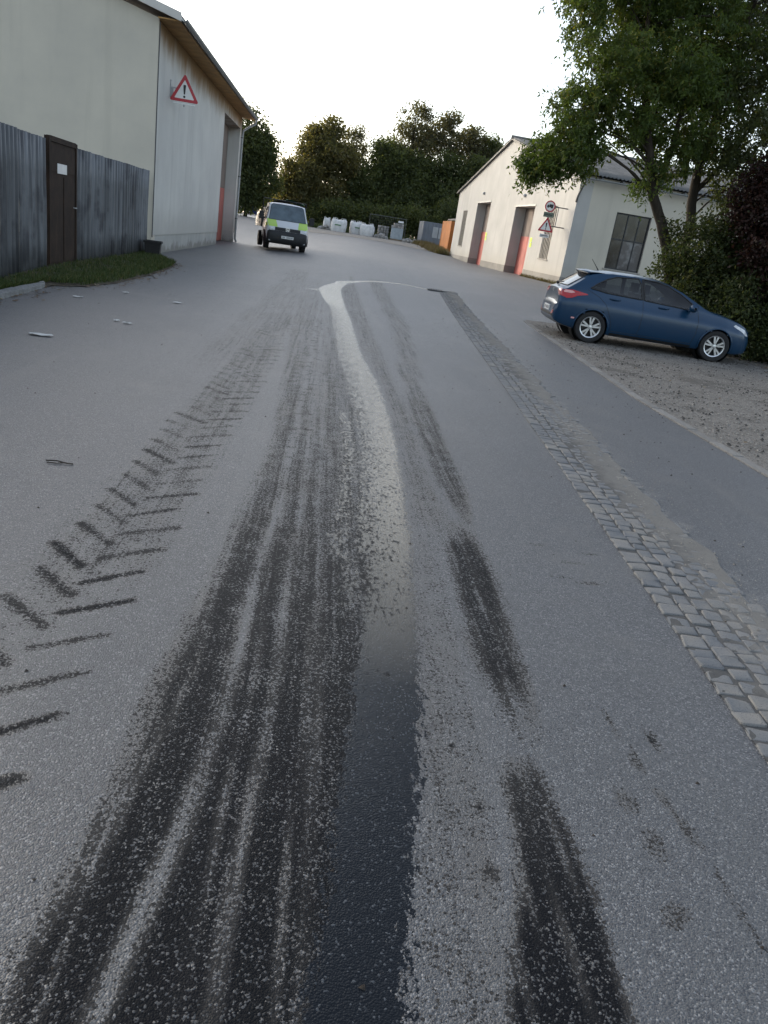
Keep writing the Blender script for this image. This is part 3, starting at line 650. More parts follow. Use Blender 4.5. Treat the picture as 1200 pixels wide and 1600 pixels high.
for i, (a, b) in enumerate(zip(fp2, fp2[1:])): fsheet(a, b, .04, 2.10+.005*math.sin(i*1.9+1), i+9)
for k, (x, y) in enumerate([(-4.32,5.5),(-4.46,8.4),(-4.6,10.5),(-4.95,13.9),(-5.05,18.1),(-5.06,21.8)]):
    b1 = MB(); b1.box(x+4.85-.1, x+4.85-.04, y-15-.03, y-15+.03, -.2, 2.0); b1.build('post', M['zinc_dark'], fe)
for z in (.62, 1.72):
    for a, b in (((-4.25,4.6),(-4.55,10.55)), ((-4.56,10.55),(-4.95,14.15)), ((-5.0,15.85),(-5.03,21.9))):
        b1 = MB(); b1.tube([(a[0]+4.78, a[1]-15, z), (b[0]+4.78, b[1]-15, z)], .022, 6); b1.build('rail', M['zinc_dark'], fe)
gt = empty('yard_gate', (-4.92, 15.0, 0), math.atan2(1.7, -.055)-math.pi/2, 'rusty brown metal gate door with a small white notice in the corrugated fence', 'gate')
mb = MB(); mb.box(-.02, .02, -.80, .80, .03, 2.08); mb.build('door_leaf', M['rusty_brown_metal'], gt)
for (a, b, c_, d_) in ((-.82,-.74,.03,2.16), (.74,.82,.03,2.16)): mb = MB(); mb.box(-.04, .045, a, b, c_, d_); mb.build('frame_post', M['rusty_brown_metal'], gt)
mb = MB(); mb.box(-.03, .04, -.74, .74, 2.085, 2.17); mb.build('frame_head', M['rusty_brown_metal'], gt)
for a in (-.37, .37): mb = MB(); mb.box(.02, .032, a-.33, a+.33, .12, 1.55); mb.build('panel', M['rusty_brown_metal'], gt)
mb = MB(); mb.box(.0205, .032, -.70, .70, 1.62, 2.02); mb.build('panel', M['rusty_brown_metal'], gt)
mb = MB(); mb.box(.033, .040, -.36, .18, 1.60, 1.76); mb.build('notice_plate', M['sign_white'], gt)
mb = MB(); mb.tube([(.03, .62, 1.05), (.09, .62, 1.05), (.09, .50, 1.05)], .012, 6); mb.build('handle', M['zinc'], gt)
cb = empty('plastic_crate', (-4.60, 21.05, .03), R(8), 'black plastic crate standing on the grass at the end of the fence', 'crate')
mb = MB(); mb.prism([(-.17,0),(.17,0),(.20,.36),(-.20,.36)], 'y', -.26, .26); mb.build('tub', simple('black_plastic', (.007, .007, .007), .7, 0, .2, 6), cb, bevel=.012)
mb = MB(); mb.box(-.225,.225,-.29,-.262,.33,.38); mb.box(-.225,.225,.262,.29,.33,.38); mb.box(-.225,-.202,-.262,.262,.33,.38); mb.box(.202,.225,-.262,.262,.33,.38); mb.build('rim', M['black_plastic'], cb)

# ================================================================ cream hall on the right
rbA = math.atan2(.998, -.0637)
rb = empty('workshop', (10.1, 34.0, 0), rbA, 'cream rendered gabled workshop with two red gates and a corrugated roof', 'building')
# local: x along the gate front (away from the camera), +y out towards the road, side wall at x = 0 runs along -y
LEN, PK, EV, DEP = 23.6, 7.40, 5.02, 17.0
top = lambda s: EV+(PK-EV)*(1-abs(s-LEN/2)/(LEN/2))
def wallcol(mb, s0, s1, z0, z1=None):
    if z1 is not None: mb.box(s0, s1, -.6, 0, z0, z1); return
    ss_ = [s0] + ([LEN/2] if s0 < LEN/2 < s1 else []) + [s1]
    mb.prism([(s0, z0)] + [(s1, z0)] + [(s, top(s)) for s in ss_[::-1]], 'y', -.6, 0)
mb = MB(); P0 = .85
for s0, s1 in ((0, 2.2), (3.47, 5.55), (8.95, 14.35), (17.7, 20.2), (21.45, LEN)): wallcol(mb, s0, s1, P0)
wallcol(mb, 2.2, 3.47, 3.82); wallcol(mb, 2.2, 3.47, P0, 1.48); wallcol(mb, 20.2, 21.45, 3.78); wallcol(mb, 20.2, 21.45, P0, 1.5)
wallcol(mb, 5.55, 8.95, 3.86); wallcol(mb, 14.35, 17.7, 4.2)
mb.build('gate_front', M['plaster_cream'], rb)
for s0, s1 in ((0, 5.55), (8.95, 14.35), (17.7, LEN)): mb = MB(); mb.box(s0, s1, -.6, .018, -.1, P0); mb.build('plinth', M['plinth_concrete'], rb)
mb = MB()
mb.box(0, .5, -1.9, -.6, P0, EV); mb.box(0, .5, -DEP, -3.53, P0, EV); mb.box(0, .5, -3.53, -1.9, 3.82, EV); mb.box(0, .5, -3.53, -1.9, P0, 1.5)
mb.build('side_wall', M['plaster_gable'], rb)
mb = MB(); mb.box(-.018, .5, -DEP, -.605, -.1, P0); mb.build('plinth', M['plinth_concrete'], rb)
mb = MB(); mb.box(LEN-.5, LEN, -DEP, -.6, -.1, EV); mb.build('back_side_wall', M['plaster_gable'], rb)
mb = MB(); mb.prism([(0.5,.0),(LEN-.5,.0),(LEN-.5,EV),(LEN/2,PK),(0.5,EV)], 'y', -DEP, -DEP+.5); mb.build('rear_gable', M['plaster_gable'], rb)
# gates
for (s0, s1, zt_, zm_) in ((5.55, 8.95, 3.86, 2.45), (14.35, 17.7, 4.2, 2.55)):
    g = MB(); g.box(s0, s1, -.66, -.61, .2, zt_); g = g.build('gate', M['brown_door_paint'], rb)
    n = 5; w = (s1-s0)/n
    for k in range(n):
        b1 = MB(); b1.box(s0+k*w+.008, s0+(k+1)*w-.008, -.61, -.585+.006*(k % 2), .3, zm_-.006); b1.build('lower_board', M['red_door_paint'], g)
        b1 = MB(); b1.box(s0+k*w+.008, s0+(k+1)*w-.008, -.61, -.585+.006*(k % 2), zm_+.006, zt_-.01); b1.build('upper_board', M['brown_door_paint'], g)
    b1 = MB(); b1.box(s0-.06, s1+.06, .002, .03, zt_, zt_+.07); b1.build('lintel_strip', M['zinc'], g)
# barred slit windows in the gate front
for (s0, s1, z0, z1) in ((2.2, 3.47, 1.48, 3.82), (20.2, 21.45, 1.5, 3.78)):
    w_ = MB(); w_.box(s0, s1, -.20, -.16, z0, z1); w_ = w_.build('slit_window', M['grey_window'], rb)
    b1 = MB(); b1.box(s0-.05, s1+.05, .001, .05, z0-.06, z0); b1.build('sill', M['mortar'], w_)
    for k in range(6): b1 = MB(); x = s0+(k+.5)*(s1-s0)/6; b1.box(x-.035, x+.035, -.06, -.025, z0, z1); b1.build('bar', M['bar_steel'], w_)
    for z in (z0+.7, z1-.7): b1 = MB(); b1.box(s0, s1, -.085, -.062, z-.02, z+.02); b1.build('cross_bar', M['bar_steel'], w_)
# steel window in the side wall
w_ = MB()
for (a, b, c_, d_) in ((-3.53,-3.47,1.5,3.82), (-1.96,-1.9,1.5,3.82), (-3.47,-1.96,3.76,3.82), (-3.47,-1.96,1.5,1.56)): w_.box(.08, .14, a, b, c_, d_)
w_ = w_.build('steel_window', M['dark_frame'], rb)
yb = [-3.47, -3.04, -2.50, -1.96]; zb_ = [1.56, 2.14, 2.74, 3.76]
for k, y in enumerate(yb[1:-1]): b1 = MB(); b1.box(.075, .13, y-.02, y+.02, 1.56, 3.76); b1.build('mullion', M['dark_frame'], w_)
for k, z in enumerate((2.74,)): b1 = MB(); b1.box(.078, .125, -3.47, -1.96, z-.025, z+.025); b1.build('transom', M['dark_frame'], w_)
for i in range(3):
    for j, (z0, z1) in enumerate(((1.56, 2.715), (2.765, 3.76))):
        b1 = MB(); b1.box(.10+.004*((i+j) % 2), .108+.004*((i+j) % 2), yb[i]+.02, yb[i+1]-.02, z0, z1); b1.build('pane', M['window_glass_pale' if j == 0 and i != 2 else 'window_glass'], w_)  # lower panes paler, reflection put into the glass colour
b1 = MB(); b1.box(-.05, .08, -3.6, -1.83, 1.44, 1.5); b1.build('sill', M['mortar'], w_)
# corrugated roof, two slopes
pitch_l = math.hypot(LEN/2+.35, PK-EV)
def slope(sgn):
    n = int((DEP+.4)/.0295); yv = np.linspace(.16, -DEP-.2, n+1); wv = .026*np.sin((yv)*2*np.pi/.177)
    us = np.linspace(0, 1, 7); g = np.zeros((7, n+1, 3))
    for j, u in enumerate(us):
        x = LEN/2+sgn*(LEN/2+.35)*u; z = PK+.10-(PK-EV)*(LEN/2+.35)/(LEN/2)*u
        g[j, :, 0] = x; g[j, :, 1] = yv; g[j, :, 2] = z+wv
    m_ = MB(); m_.grid(g); o = m_.build('corrugated_roof', M['fibre_cement_roof'], rb, True, False); md = o.modifiers.new('t', 'SOLIDIFY'); md.thickness = .012
slope(-1); slope(1)
mb = MB(); mb.tube([(LEN/2, .18, PK+.11), (LEN/2, -DEP-.2, PK+.11)], .11, 10); mb.build('ridge_cap', M['fibre_cement_roof'], rb, True)
for sg in (-1, 1):
    x1 = LEN/2+sg*(LEN/2+.35); z1 = EV-(PK-EV)*.35/(LEN/2)+.0
    mb = MB(); mb.prism([(LEN/2, PK-.02), (LEN/2, PK+.06), (x1, z1+.05), (x1, z1-.03)], 'y', .004, .15); mb.build('verge_board', M['dark_frame'], rb)
gx = -.40; gzv = EV-.11
mb = MB(); pr = [(gx+.07*math.cos(a), gzv+.07*math.sin(a)) for a in np.linspace(math.pi, 2*math.pi, 8)]; pr += [(gx+.06*math.cos(a), gzv+.06*math.sin(a)) for a in np.linspace(2*math.pi, math.pi, 8)]
mb.prism(pr, 'y', -DEP-.1, .10); mb.build('gutter', M['zinc'], rb)
mb = MB(); mb.tube([(gx, -.05, gzv-.05), (gx+.02, -.05, gzv-.2), (-.10, -.02, gzv-.55), (-.08, .03, gzv-.75), (-.07, .05, gzv-1.0)], .045, 8); mb.build('downpipe', M['zinc_dark'], rb, True)
for k in range(17):
    b1 = MB(); y0 = -.8-k*.95; b1.box(-.32, 0, y0-.04, y0+.04, EV-.10, EV-.02); b1.build('rafter_end', M['zinc_dark'], rb)
for s_, z in ((16.34, 4.74), (7.53, 4.38)):
    l_ = MB(); l_.lathe([(.0, .0), (.07, .0), (.09, .04), (.07, .12), (.0, .14)], (s_, .0, z), 12, 'y'); l_.build('wall_lamp', M['sign_back'], rb, True)
# fluorescent notices pasted by the gates
simple('notice_yellow', (.62, .78, .10), .7, 0, .08, 8)
def rpos(s, o): 
    v = Matrix.Rotation(rbA, 3, 'Z') @ Vector((s, o, 0)); return (10.1+v.x, 34.0+v.y)
for (s_, z0, lab) in ((14.08, 2.02, 'two fluorescent yellow sheets beside the farther red gate'), (5.12, 1.92, 'two fluorescent yellow sheets beside the nearer red gate')):
    x, y = rpos(s_, .012); n_ = empty('yellow_notice', (x, y, z0), rbA, lab, 'notice', 'yellow notices by the red gates')
    for k in range(2):
        b1 = MB(); b1.box(-.15+.05*k, .15+.05*k, -.004, .004, .0+.24*k, .21+.24*k); b1.build('sheet', M['notice_yellow'], n_)
        b1 = MB()
        for q in range(3): b1.box(-.10+.05*k, .10+.05*k-.05*q, .0045, .006, .15+.24*k-.05*q, .17+.24*k-.05*q)
        b1.build('print_line', simple('notice_print', (.30, .40, .06), .8), n_)
# sign cluster on a bracket standing off the gate front
x, y = rpos(.75, .70)
sg = empty('sign_cluster', (9.22, 34.8, 0), 0, 'no-trucks disc above an exclamation triangle on a wall bracket of the cream workshop', 'sign')
z = 3.65
p = MB(); p.prism([(.235*math.cos(a), .235*math.sin(a)) for a in np.linspace(0, 2*math.pi, 33)[:-1]], 'y', 0, .012); p = p.build('no_trucks_disc', M['sign_white'], sg); p.location = (0, 0, z)
b = MB(); ring_plate(b, [(.236*math.cos(a), .236*math.sin(a)) for a in np.linspace(0, 2*math.pi, 33)[:-1]], [(.183*math.cos(a), .183*math.sin(a)) for a in np.linspace(0, 2*math.pi, 33)[:-1]], -.004, -.0005); b.build('red_border', M['sign_red'], p)
b = MB(); b.box(-.04, .14, -.004, -.0005, -.02, .085); b.prism([(-.14,-.02),(-.05,-.02),(-.05,.06),(-.09,.06),(-.12,.02),(-.14,.015)], 'y', -.004, -.0005); b.box(-.14, .14, -.004, -.0005, -.045, -.021)
for cx in (-.085, .06, .105): b.prism([(cx+.028*math.cos(a), -.05+.028*math.sin(a)) for a in np.linspace(0, 2*math.pi, 11)[:-1]], 'y', -.0055, -.0045)
b.build('truck_symbol', M['sign_black'], p)
b = MB(); b.box(-.22, .22, 0, .012, 3.20, 3.40); pl = b.build('green_plate', M['sign_green'], sg)
b = MB()
for k in range(9): b.box(-.18+.04*k, -.155+.04*k, -.003, -.0005, 3.27, 3.34-.02*(k % 3 == 1))
b.build('lettering', M['sign_black'], pl)
warning_triangle(sg, .68, 2.81)
b = MB(); b.box(-.21, .21, 0, .012, 2.36, 2.50); pl = b.build('white_plate', M['sign_white'], sg)
b = MB()
for k in range(10): b.box(-.17+.034*k, -.146+.034*k, -.003, -.0005, 2.415, 2.46-.012*(k % 4 == 1))
b.build('lettering', M['sign_black'], pl)
b = MB(); b.box(-.02, .02, .034, .07, 2.34, 3.86); b.build('sign_post', M['sign_back'], sg)
for za in (3.66, 2.86): b = MB(); b.box(.0, .85, .072, .10, za-.02, za+.02); b.build('arm', M['zinc_dark'], sg)
b = MB(); b.box(.40, .43, .072, .10, 2.84, 3.68); b.build('stay', M['zinc_dark'], sg)
# ================================================================ vehicles
def m_paint(name, col, rough=.28, coat=.6, spec=.5, metal=0):
    t = NT(name); O = t.obj; o = t.xyz(O)
    c = t.mix(t.math('MULTIPLY', t.sstep(t.noise(2.5, 5, O, .65), .5, .75), .25), col, tuple(q*.6+.02 for q in col))
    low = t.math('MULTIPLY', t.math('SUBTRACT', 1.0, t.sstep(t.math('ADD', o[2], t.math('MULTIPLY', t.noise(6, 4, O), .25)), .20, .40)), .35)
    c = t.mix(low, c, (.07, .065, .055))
    M[name] = t.pbr(c, t.fmix(low, rough, .7), metal, None, spec, Coat_Weight=coat, Coat_Roughness=.12)
m_paint('car_blue', (.0045, .034, .080), .28, .3, .4, .1); m_paint('van_white', (.62, .64, .66), .4, .4); m_paint('van_lime', (.45, .66, .12), .45, .3)
simple('rubber', (.016, .016, .017), .85, 0, .2, 20, .2); simple('alloy', (.55, .56, .57), .32, .75, .06, 5); simple('steel_wheel', (.10, .10, .105), .6, .3, .2, 6)
simple('dark_trim', (.012, .012, .013), .6, 0, .15, 6); simple('bumper_black', (.018, .019, .021), .6, 0, .2, 5); simple('cabin', (.035, .035, .037), .9, 0, .2, 8)
simple('chrome', (.72, .73, .75), .32, 1, .03, 4); simple('lamp_red', (.38, .008, .012), .18, 0, .12, 14, 0, .5, Coat_Weight=.6); simple('lamp_clear', (.60, .62, .64), .12, 0, .2, 22, 0, .7)
simple('plate_white', (.66, .66, .64), .45, 0, .06, 5); simple('seat_cloth', (.06, .06, .065), .95, 0, .2, 10)
simple('lamp_pale_red', (.70, .36, .34), .2, 0, .12, 14)

def arr(*pts): return (lambda v: float(np.interp(v, [p[0] for p in pts], [p[1] for p in pts])))
class Shell:
    """half-section loft; x forward, y left, z up"""
    def __init__(s, zt, zb, w, zs, wr, xs, crown=.05, belt=.93):
        s.zt, s.zb, s.w, s.zs, s.wr, s.xs, s.crown, s.belt = zt, zb, w, zs, wr, xs, crown, belt
    def section(s, x):
        zt, zb, w, zs = s.zt(x), s.zb(x), s.w(x), s.zs(x)
        zt = max(zt, zb+.06); zs = min(zs, zt-.045*min(1, (zt-zb)/.3)); zs = max(zs, zb+.03)
        g = min(1, max(0, (zt-s.crown-zs)/.36)); wr = w*s.belt*(1-g)+min(s.wr(x), w*.97)*g
        h = zs-zb; P = [(0, zb), (w*.6, zb), (w*.86, zb+.012)]
        for u, k in ((.03, .925), (.10, .962), (.2, .982), (.32, .993), (.45, 1), (.58, 1.0), (.68, .997), (.74, .990), (.80, .99-(.99-s.belt)*.28), (.88, .99-(.99-s.belt)*.62), (1, s.belt)): P.append((w*k, zb+h*u))
        ze = max(zs+.006, zt-s.crown)
        for u in np.linspace(0, 1, 15)[1:]:
            k = u; P.append((w*s.belt*(1-k)+wr*k+.022*math.sin(math.pi*u)*g, zs+(ze-zs)*u))
        for u in np.linspace(0, 1, 7)[1:]: 
            P.append((wr*(1-u)**.8 if u < 1 else 0, ze+(zt-ze)*(1-(1-u)**2)))
        return P
    def mesh(s, keep=None):
        S = [s.section(x) for x in s.xs]; n = len(S[0]); V = []; F = []
        for x, P in zip(s.xs, S):
            V += [(x, y, z) for y, z in P] + [(x, -y, z) for y, z in P]
        for i in range(len(s.xs)-1):
            for j in range(n-1):
                a, b = i*2*n+j, (i+1)*2*n+j
                F += [(a, b, b+1, a+1), (a+n, a+n+1, b+n+1, b+n)]
        for i in (0, len(s.xs)-1):
            b = i*2*n; F.append(tuple(range(b, b+n)) + tuple(range(b+2*n-2, b+n, -1)))
        return V, F
def bvh_of(V, F): return BVHTree.FromPolygons([Vector(v) for v in V], F)
def inpoly(p, poly):
    c = False; n = len(poly); x, y = p
    for i in range(n):
        (x1, y1), (x2, y2) = poly[i], poly[(i+1) % n]
        if (y1 > y) != (y2 > y) and x < (x2-x1)*(y-y1)/(y2-y1)+x1: c = not c
    return c
def densify(poly, st):
    out = []
    for (a, b) in zip(poly, poly[1:]+poly[:1]):
        n = max(1, int(math.hypot(b[0]-a[0], b[1]-a[1])/st))
        out += [(a[0]+(b[0]-a[0])*k/n, a[1]+(b[1]-a[1])*k/n) for k in range(n)]
    return out
def spans(poly, n):
    vs_ = [p[1] for p in poly]; lo, hi = min(vs_), max(vs_); rows = []
    for v in np.linspace(lo+1e-4, hi-1e-4, n):
        X_ = []
        for (a, b) in zip(poly, poly[1:]+poly[:1]):
            if (a[1] > v) != (b[1] > v): X_.append(a[0]+(b[0]-a[0])*(v-a[1])/(b[1]-a[1]))
        if len(X_) >= 2: rows.append((v, min(X_), max(X_)))
    return rows
def shoot(bvh, view, u, v, eps):
    if view == 'R': o, d = Vector((u, -3, v)), Vector((0, 1, 0))
    elif view == 'L': o, d = Vector((u, 3, v)), Vector((0, -1, 0))
    elif view == 'B': o, d = Vector((-3, u, v)), Vector((1, 0, 0))
    elif view == 'F': o, d = Vector((9, u, v)), Vector((-1, 0, 0))
    else: o, d = Vector((u, v, 4)), Vector((0, 0, -1))
    h = bvh.ray_cast(o, d)
    if h[0] is None: return None
    nrm = h[1] if h[1].dot(d) < 0 else -h[1]
    return h[0]+(nrm*.6-d*.4).normalized()*eps
def patch(bvh, view, poly, eps, nr=10, nc=12):
    m_ = MB(); g = []
    for v, a, b in spans(poly, nr):
        r_ = [shoot(bvh, view, a+(b-a)*k/(nc-1), v, eps) for k in range(nc)]
        if any(p is None for p in r_):
            ok = [p for p in r_ if p is not None]
            if not ok: continue
            r_ = [p if p is not None else min(ok, key=lambda q: (q-Vector((q.x, q.y, q.z))).length) for p in r_]
        g.append([tuple(p) for p in r_])
    if len(g) > 1: m_.grid(np.array(g))
    return m_
def outline(bvh, view, poly, eps, rad, st=.05, closed=True):
    pts = [shoot(bvh, view, u, v, eps) for u, v in densify(poly, st)]; pts = [p for p in pts if p is not None]
    if closed and pts: pts.append(pts[0])
    return MB().tube(pts, rad, 5, cap=not closed)
def wheel(parent, x, y, r_, w_, out, style, nsp=5):
    """axis along y; out = +1/-1 side that faces outwards"""
    e = MB(); c = (x, y, r_)
    prof = [(r_*.66, -w_*.42), (r_*.80, -w_*.5), (r_*.95, -w_*.47), (r_, -w_*.34), (r_, w_*.34), (r_*.95, w_*.47), (r_*.80, w_*.5), (r_*.66, w_*.42)]
    e.lathe(prof, c, 36); t_ = e.build('wheel', M['rubber'], parent, True, sharp=40)
    yo = y+out*w_*.36
    d_ = MB(); d_.lathe([(0, 0), (r_*.66, 0), (r_*.66, -out*.02)], (x, y+out*w_*.05, r_), 24); d_.build('brake_disc', M['dark_trim'], t_)
    k = MB(); k.lathe([(r_*.61, -out*.05), (r_*.62, out*.01), (r_*.685, out*.018), (r_*.69, -out*.02)], (x, yo, r_), 36)
    if style == 'alloy':
        for q in range(nsp):
            for dq in (-.20, .20):
                a0 = 2*math.pi*q/nsp+.3+dq*.55; a1 = 2*math.pi*q/nsp+.3+dq*1.0
                p0 = (x+r_*.10*math.cos(a0), r_+r_*.10*math.sin(a0)); p1 = (x+r_*.64*math.cos(a1), r_+r_*.64*math.sin(a1))
                tx, tz = -math.sin(a1), math.cos(a1); w0, w1 = r_*.045, r_*.062
                k.prism([(p0[0]-tx*w0, p0[1]-tz*w0), (p1[0]-tx*w1, p1[1]-tz*w1), (p1[0]+tx*w1, p1[1]+tz*w1), (p0[0]+tx*w0, p0[1]+tz*w0)], 'y', yo-out*.035, yo+out*.008)
        k.lathe([(0, out*.022), (r_*.12, out*.018), (r_*.17, -out*.02)], (x, yo, r_), 20)
        k.build('rim', M['alloy'], t_)
    else:
        k.lathe([(0, out*.01), (r_*.2, out*.01), (r_*.3, -out*.025), (r_*.5, -out*.02), (r_*.62, -out*.0)], (x, yo, r_), 28); k.build('rim', M['steel_wheel'], t_, True)
    return t_

# ---------------------------------------------------------------- blue hatchback
car = empty('hatchback', (0, 0, 0), 0, 'blue five-door hatchback parked nose first against the bushes on the gravel', 'car')
zt = arr((0,.44),(.012,.60),(.03,.69),(.06,.74),(.064,.90),(.072,.985),(.12,1.025),(.20,1.06),(.38,1.19),(.55,1.315),(.66,1.385),(.80,1.425),(1.1,1.460),(1.6,1.47),(2.0,1.452),(2.3,1.405),(2.6,1.30),(2.9,1.155),(3.12,1.045),(3.3,.995),(3.6,.945),(3.9,.875),(4.08,.80),(4.2,.70),(4.27,.58),(4.30,.46))
zb = arr((0,.40),(.05,.33),(.15,.28),(.5,.21),(1,.19),(3.4,.19),(3.95,.19),(4.2,.23),(4.3,.34))
wf = arr((0,.60),(.012,.68),(.03,.73),(.06,.765),(.12,.80),(.22,.835),(.4,.862),(.7,.885),(1.2,.89),(3.2,.89),(3.6,.88),(3.9,.835),(4.05,.78),(4.17,.69),(4.25,.58),(4.3,.42))
zs = arr((0,.88),(.12,.93),(.4,1.0),(.8,1.015),(1.5,.985),(2.4,.945),(3.1,.92),(3.5,.88),(4.0,.78),(4.3,.55))
wr = arr((0,.52),(.5,.55),(1.0,.595),(1.8,.61),(2.4,.60),(3.1,.66),(4.3,.6))
cx = np.unique(np.concatenate([[0,.006,.012,.02,.03,.045,.06,.075,.09,.105,.12], np.arange(.14, 4.0, .024), np.arange(4.0, 4.3, .02), [4.3]]))
sh = Shell(zt, zb, wf, zs, wr, cx, .05, .90)
V, F = sh.mesh(); bv = bvh_of(V, F)
WIN = [[(.66,1.075),(.80,1.185),(.98,1.295),(1.16,1.36),(1.62,1.395),(1.68,1.30),(1.74,1.005),(1.0,1.03)],
       [(1.80,1.0),(1.745,1.25),(1.715,1.395),(2.02,1.385),(2.28,1.335),(2.55,1.22),(2.80,1.075),(2.90,1.005),(2.70,.955),(2.3,.975)]]
RA, FA, WR_ = .80, 3.45, .318
keepF = []
for f_ in F:
    c = [sum(V[i][k] for i in f_)/len(f_) for k in range(3)]
    if abs(c[1]) > .45:
        if any(inpoly((c[0], c[2]), w_) for w_ in WIN): continue
        if min(math.hypot(c[0]-RA, c[2]-WR_), math.hypot(c[0]-FA, c[2]-WR_)) < .352: continue
    keepF.append(f_)
V2 = []
for v in V:                                    # pull the wheel arch edge onto a clean circle
    v = list(v)
    if abs(v[1]) > .45:
        for ax in (RA, FA):
            d_ = math.hypot(v[0]-ax, v[2]-WR_)
            if .336 < d_ < .376: k = .358/d_; v[0] = ax+(v[0]-ax)*k; v[2] = WR_+(v[2]-WR_)*k
    V2.append(tuple(v))
b_ = MB(); b_.v = V2; b_.f = keepF; body = b_.build('body', M['car_blue'], car, True, True, sharp=38)
for ax in (RA, FA):
    for sd_ in (-1, 1):
        pts = [(ax+.358*math.cos(a), WR_+.358*math.sin(a)) for a in np.linspace(-.35, math.pi+.35, 26)]
        q = []
        for u, v in pts:
            h = shoot(bv, 'R' if sd_ < 0 else 'L', u, v, .002)
            if h is not None: q.append(h)
        MB().tube(q, .017, 6).build('wheel_arch', M['car_blue'], car, True)
        l_ = MB(); l_.lathe([(.380, sd_*.50), (.380, sd_*.80)], (ax, 0, WR_), 28); l_.lathe([(.0, sd_*.5), (.365, sd_*.5)], (ax, 0, WR_), 28); l_.build('arch_liner', M['dark_trim'], car)
for ax in (RA, FA):
    for sd_ in (-1, 1): wheel(car, ax, sd_*.775, WR_, .21, sd_, 'alloy')
for vw in ('R', 'L'):
    for w_ in WIN:
        g_ = patch(bv, vw, w_, .004, 16, 20).build('side_window', M['car_glass'], car, True, False)
        outline(bv, vw, w_, .004, .014, .04).build('window_trim', M['dark_trim'], g_, True)
    MB().grid(np.array([[tuple(shoot(bv, vw, x0, z_, .007)) for x0, z_ in row_] for row_ in ([(1.68+.06*(1-u), 1.0+.39*u) for u in np.linspace(0, 1, 9)], [(1.745+.06*(1-u), 1.0+.39*u) for u in np.linspace(0, 1, 9)])])).build('door_pillar', M['dark_trim'], car, True, False)
    for x0 in (1.19, 2.22):
        h = [shoot(bv, vw, x0+dx, .905+.02*(x0 < 2), .03) for dx in (-.10, -.05, 0, .05, .10)]; h[0] = shoot(bv, vw, x0-.11, .905+.02*(x0 < 2), .0); h[-1] = shoot(bv, vw, x0+.11, .905+.02*(x0 < 2), .0)
        MB().tube(h, .014, 6).build('door_handle', M['car_blue'], car, True)
    for ln_ in ([(1.77,.99),(1.80,.75),(1.80,.45),(1.77,.30)], [(.60,1.04),(.86,.93),(1.02,.80),(1.12,.62),(1.20,.45),(1.22,.30)], [(2.93,.98),(2.98,.80),(2.98,.5),(2.93,.30)], [(1.22,.30),(2.93,.30)]):
        pts = densify(ln_+[], .05); pts = [p for p in pts if True]
        k = len(densify(ln_[:1]+ln_[1:], .05)); q = []
        for a, b in zip(ln_, ln_[1:]):
            for u in np.linspace(0, 1, 6): q.append(shoot(bv, vw, a[0]+(b[0]-a[0])*u, a[1]+(b[1]-a[1])*u, .0))
        MB().tube([p for p in q if p is not None], .0045, 4).build('door_seam', M['dark_trim'], car)
    s_ = -1 if vw == 'R' else 1
    tl = patch(bv, vw, [(.10,.90),(.13,.985),(.30,.995),(.60,.955),(.62,.935),(.42,.895),(.30,.835),(.20,.815),(.10,.86)], .006, 10, 14).build('tail_light', M['lamp_red'], car, True, False)
    patch(bv, vw, [(.12,.945),(.16,.975),(.30,.975),(.36,.945),(.28,.925),(.14,.925)], .009, 5, 8).build('reversing_lens', M['lamp_pale_red'], tl, True, False)
    patch(bv, 'B', [(s_*.78,.83),(s_*.79,.95),(s_*.55,.985),(s_*.42,.955),(s_*.50,.90),(s_*.60,.845)], .007, 8, 10).build('tail_light', M['lamp_red'], car, True, False)
    patch(bv, 'B', [(s_*.46,.44),(s_*.66,.46),(s_*.66,.54),(s_*.60,.54)], .006, 4, 6).build('rear_reflector', M['lamp_red'], car, True, False)
    patch(bv, vw, [(3.80,.80),(4.05,.72),(4.17,.60),(4.10,.60),(3.92,.70),(3.74,.765)], .006, 8, 10).build('headlight', M['lamp_clear'], car, True, False)
    patch(bv, vw, [(.36,.44),(.43,.44),(.43,.47),(.36,.47)], .006, 3, 4).build('side_marker', M['lamp_pale_red'], car, True, False)
    mm = MB(); b0 = len(mm.v)
    rings = []
    for u in np.linspace(0, 1, 7):
        rr_ = math.sin(math.pi*min(.97, max(.08, u)))**.5
        rings.append([(2.76+.10*rr_*math.cos(a)*.9+.0*u, s_*(.90+.20*u), 1.0+.085*rr_*math.sin(a)) for a in np.linspace(0, 2*math.pi, 13)])
    mm.grid(np.array(rings)); mm.box(2.70, 2.80, min(s_*.82, s_*.92), max(s_*.82, s_*.92), .935, .96); mm.build('door_mirror', M['car_blue'], car, True)
    patch(bv, vw, [(1.22,.20),(2.95,.20),(2.95,.265),(1.22,.265)], .006, 4, 24).build('sill_trim', M['dark_trim'], car, True, False)
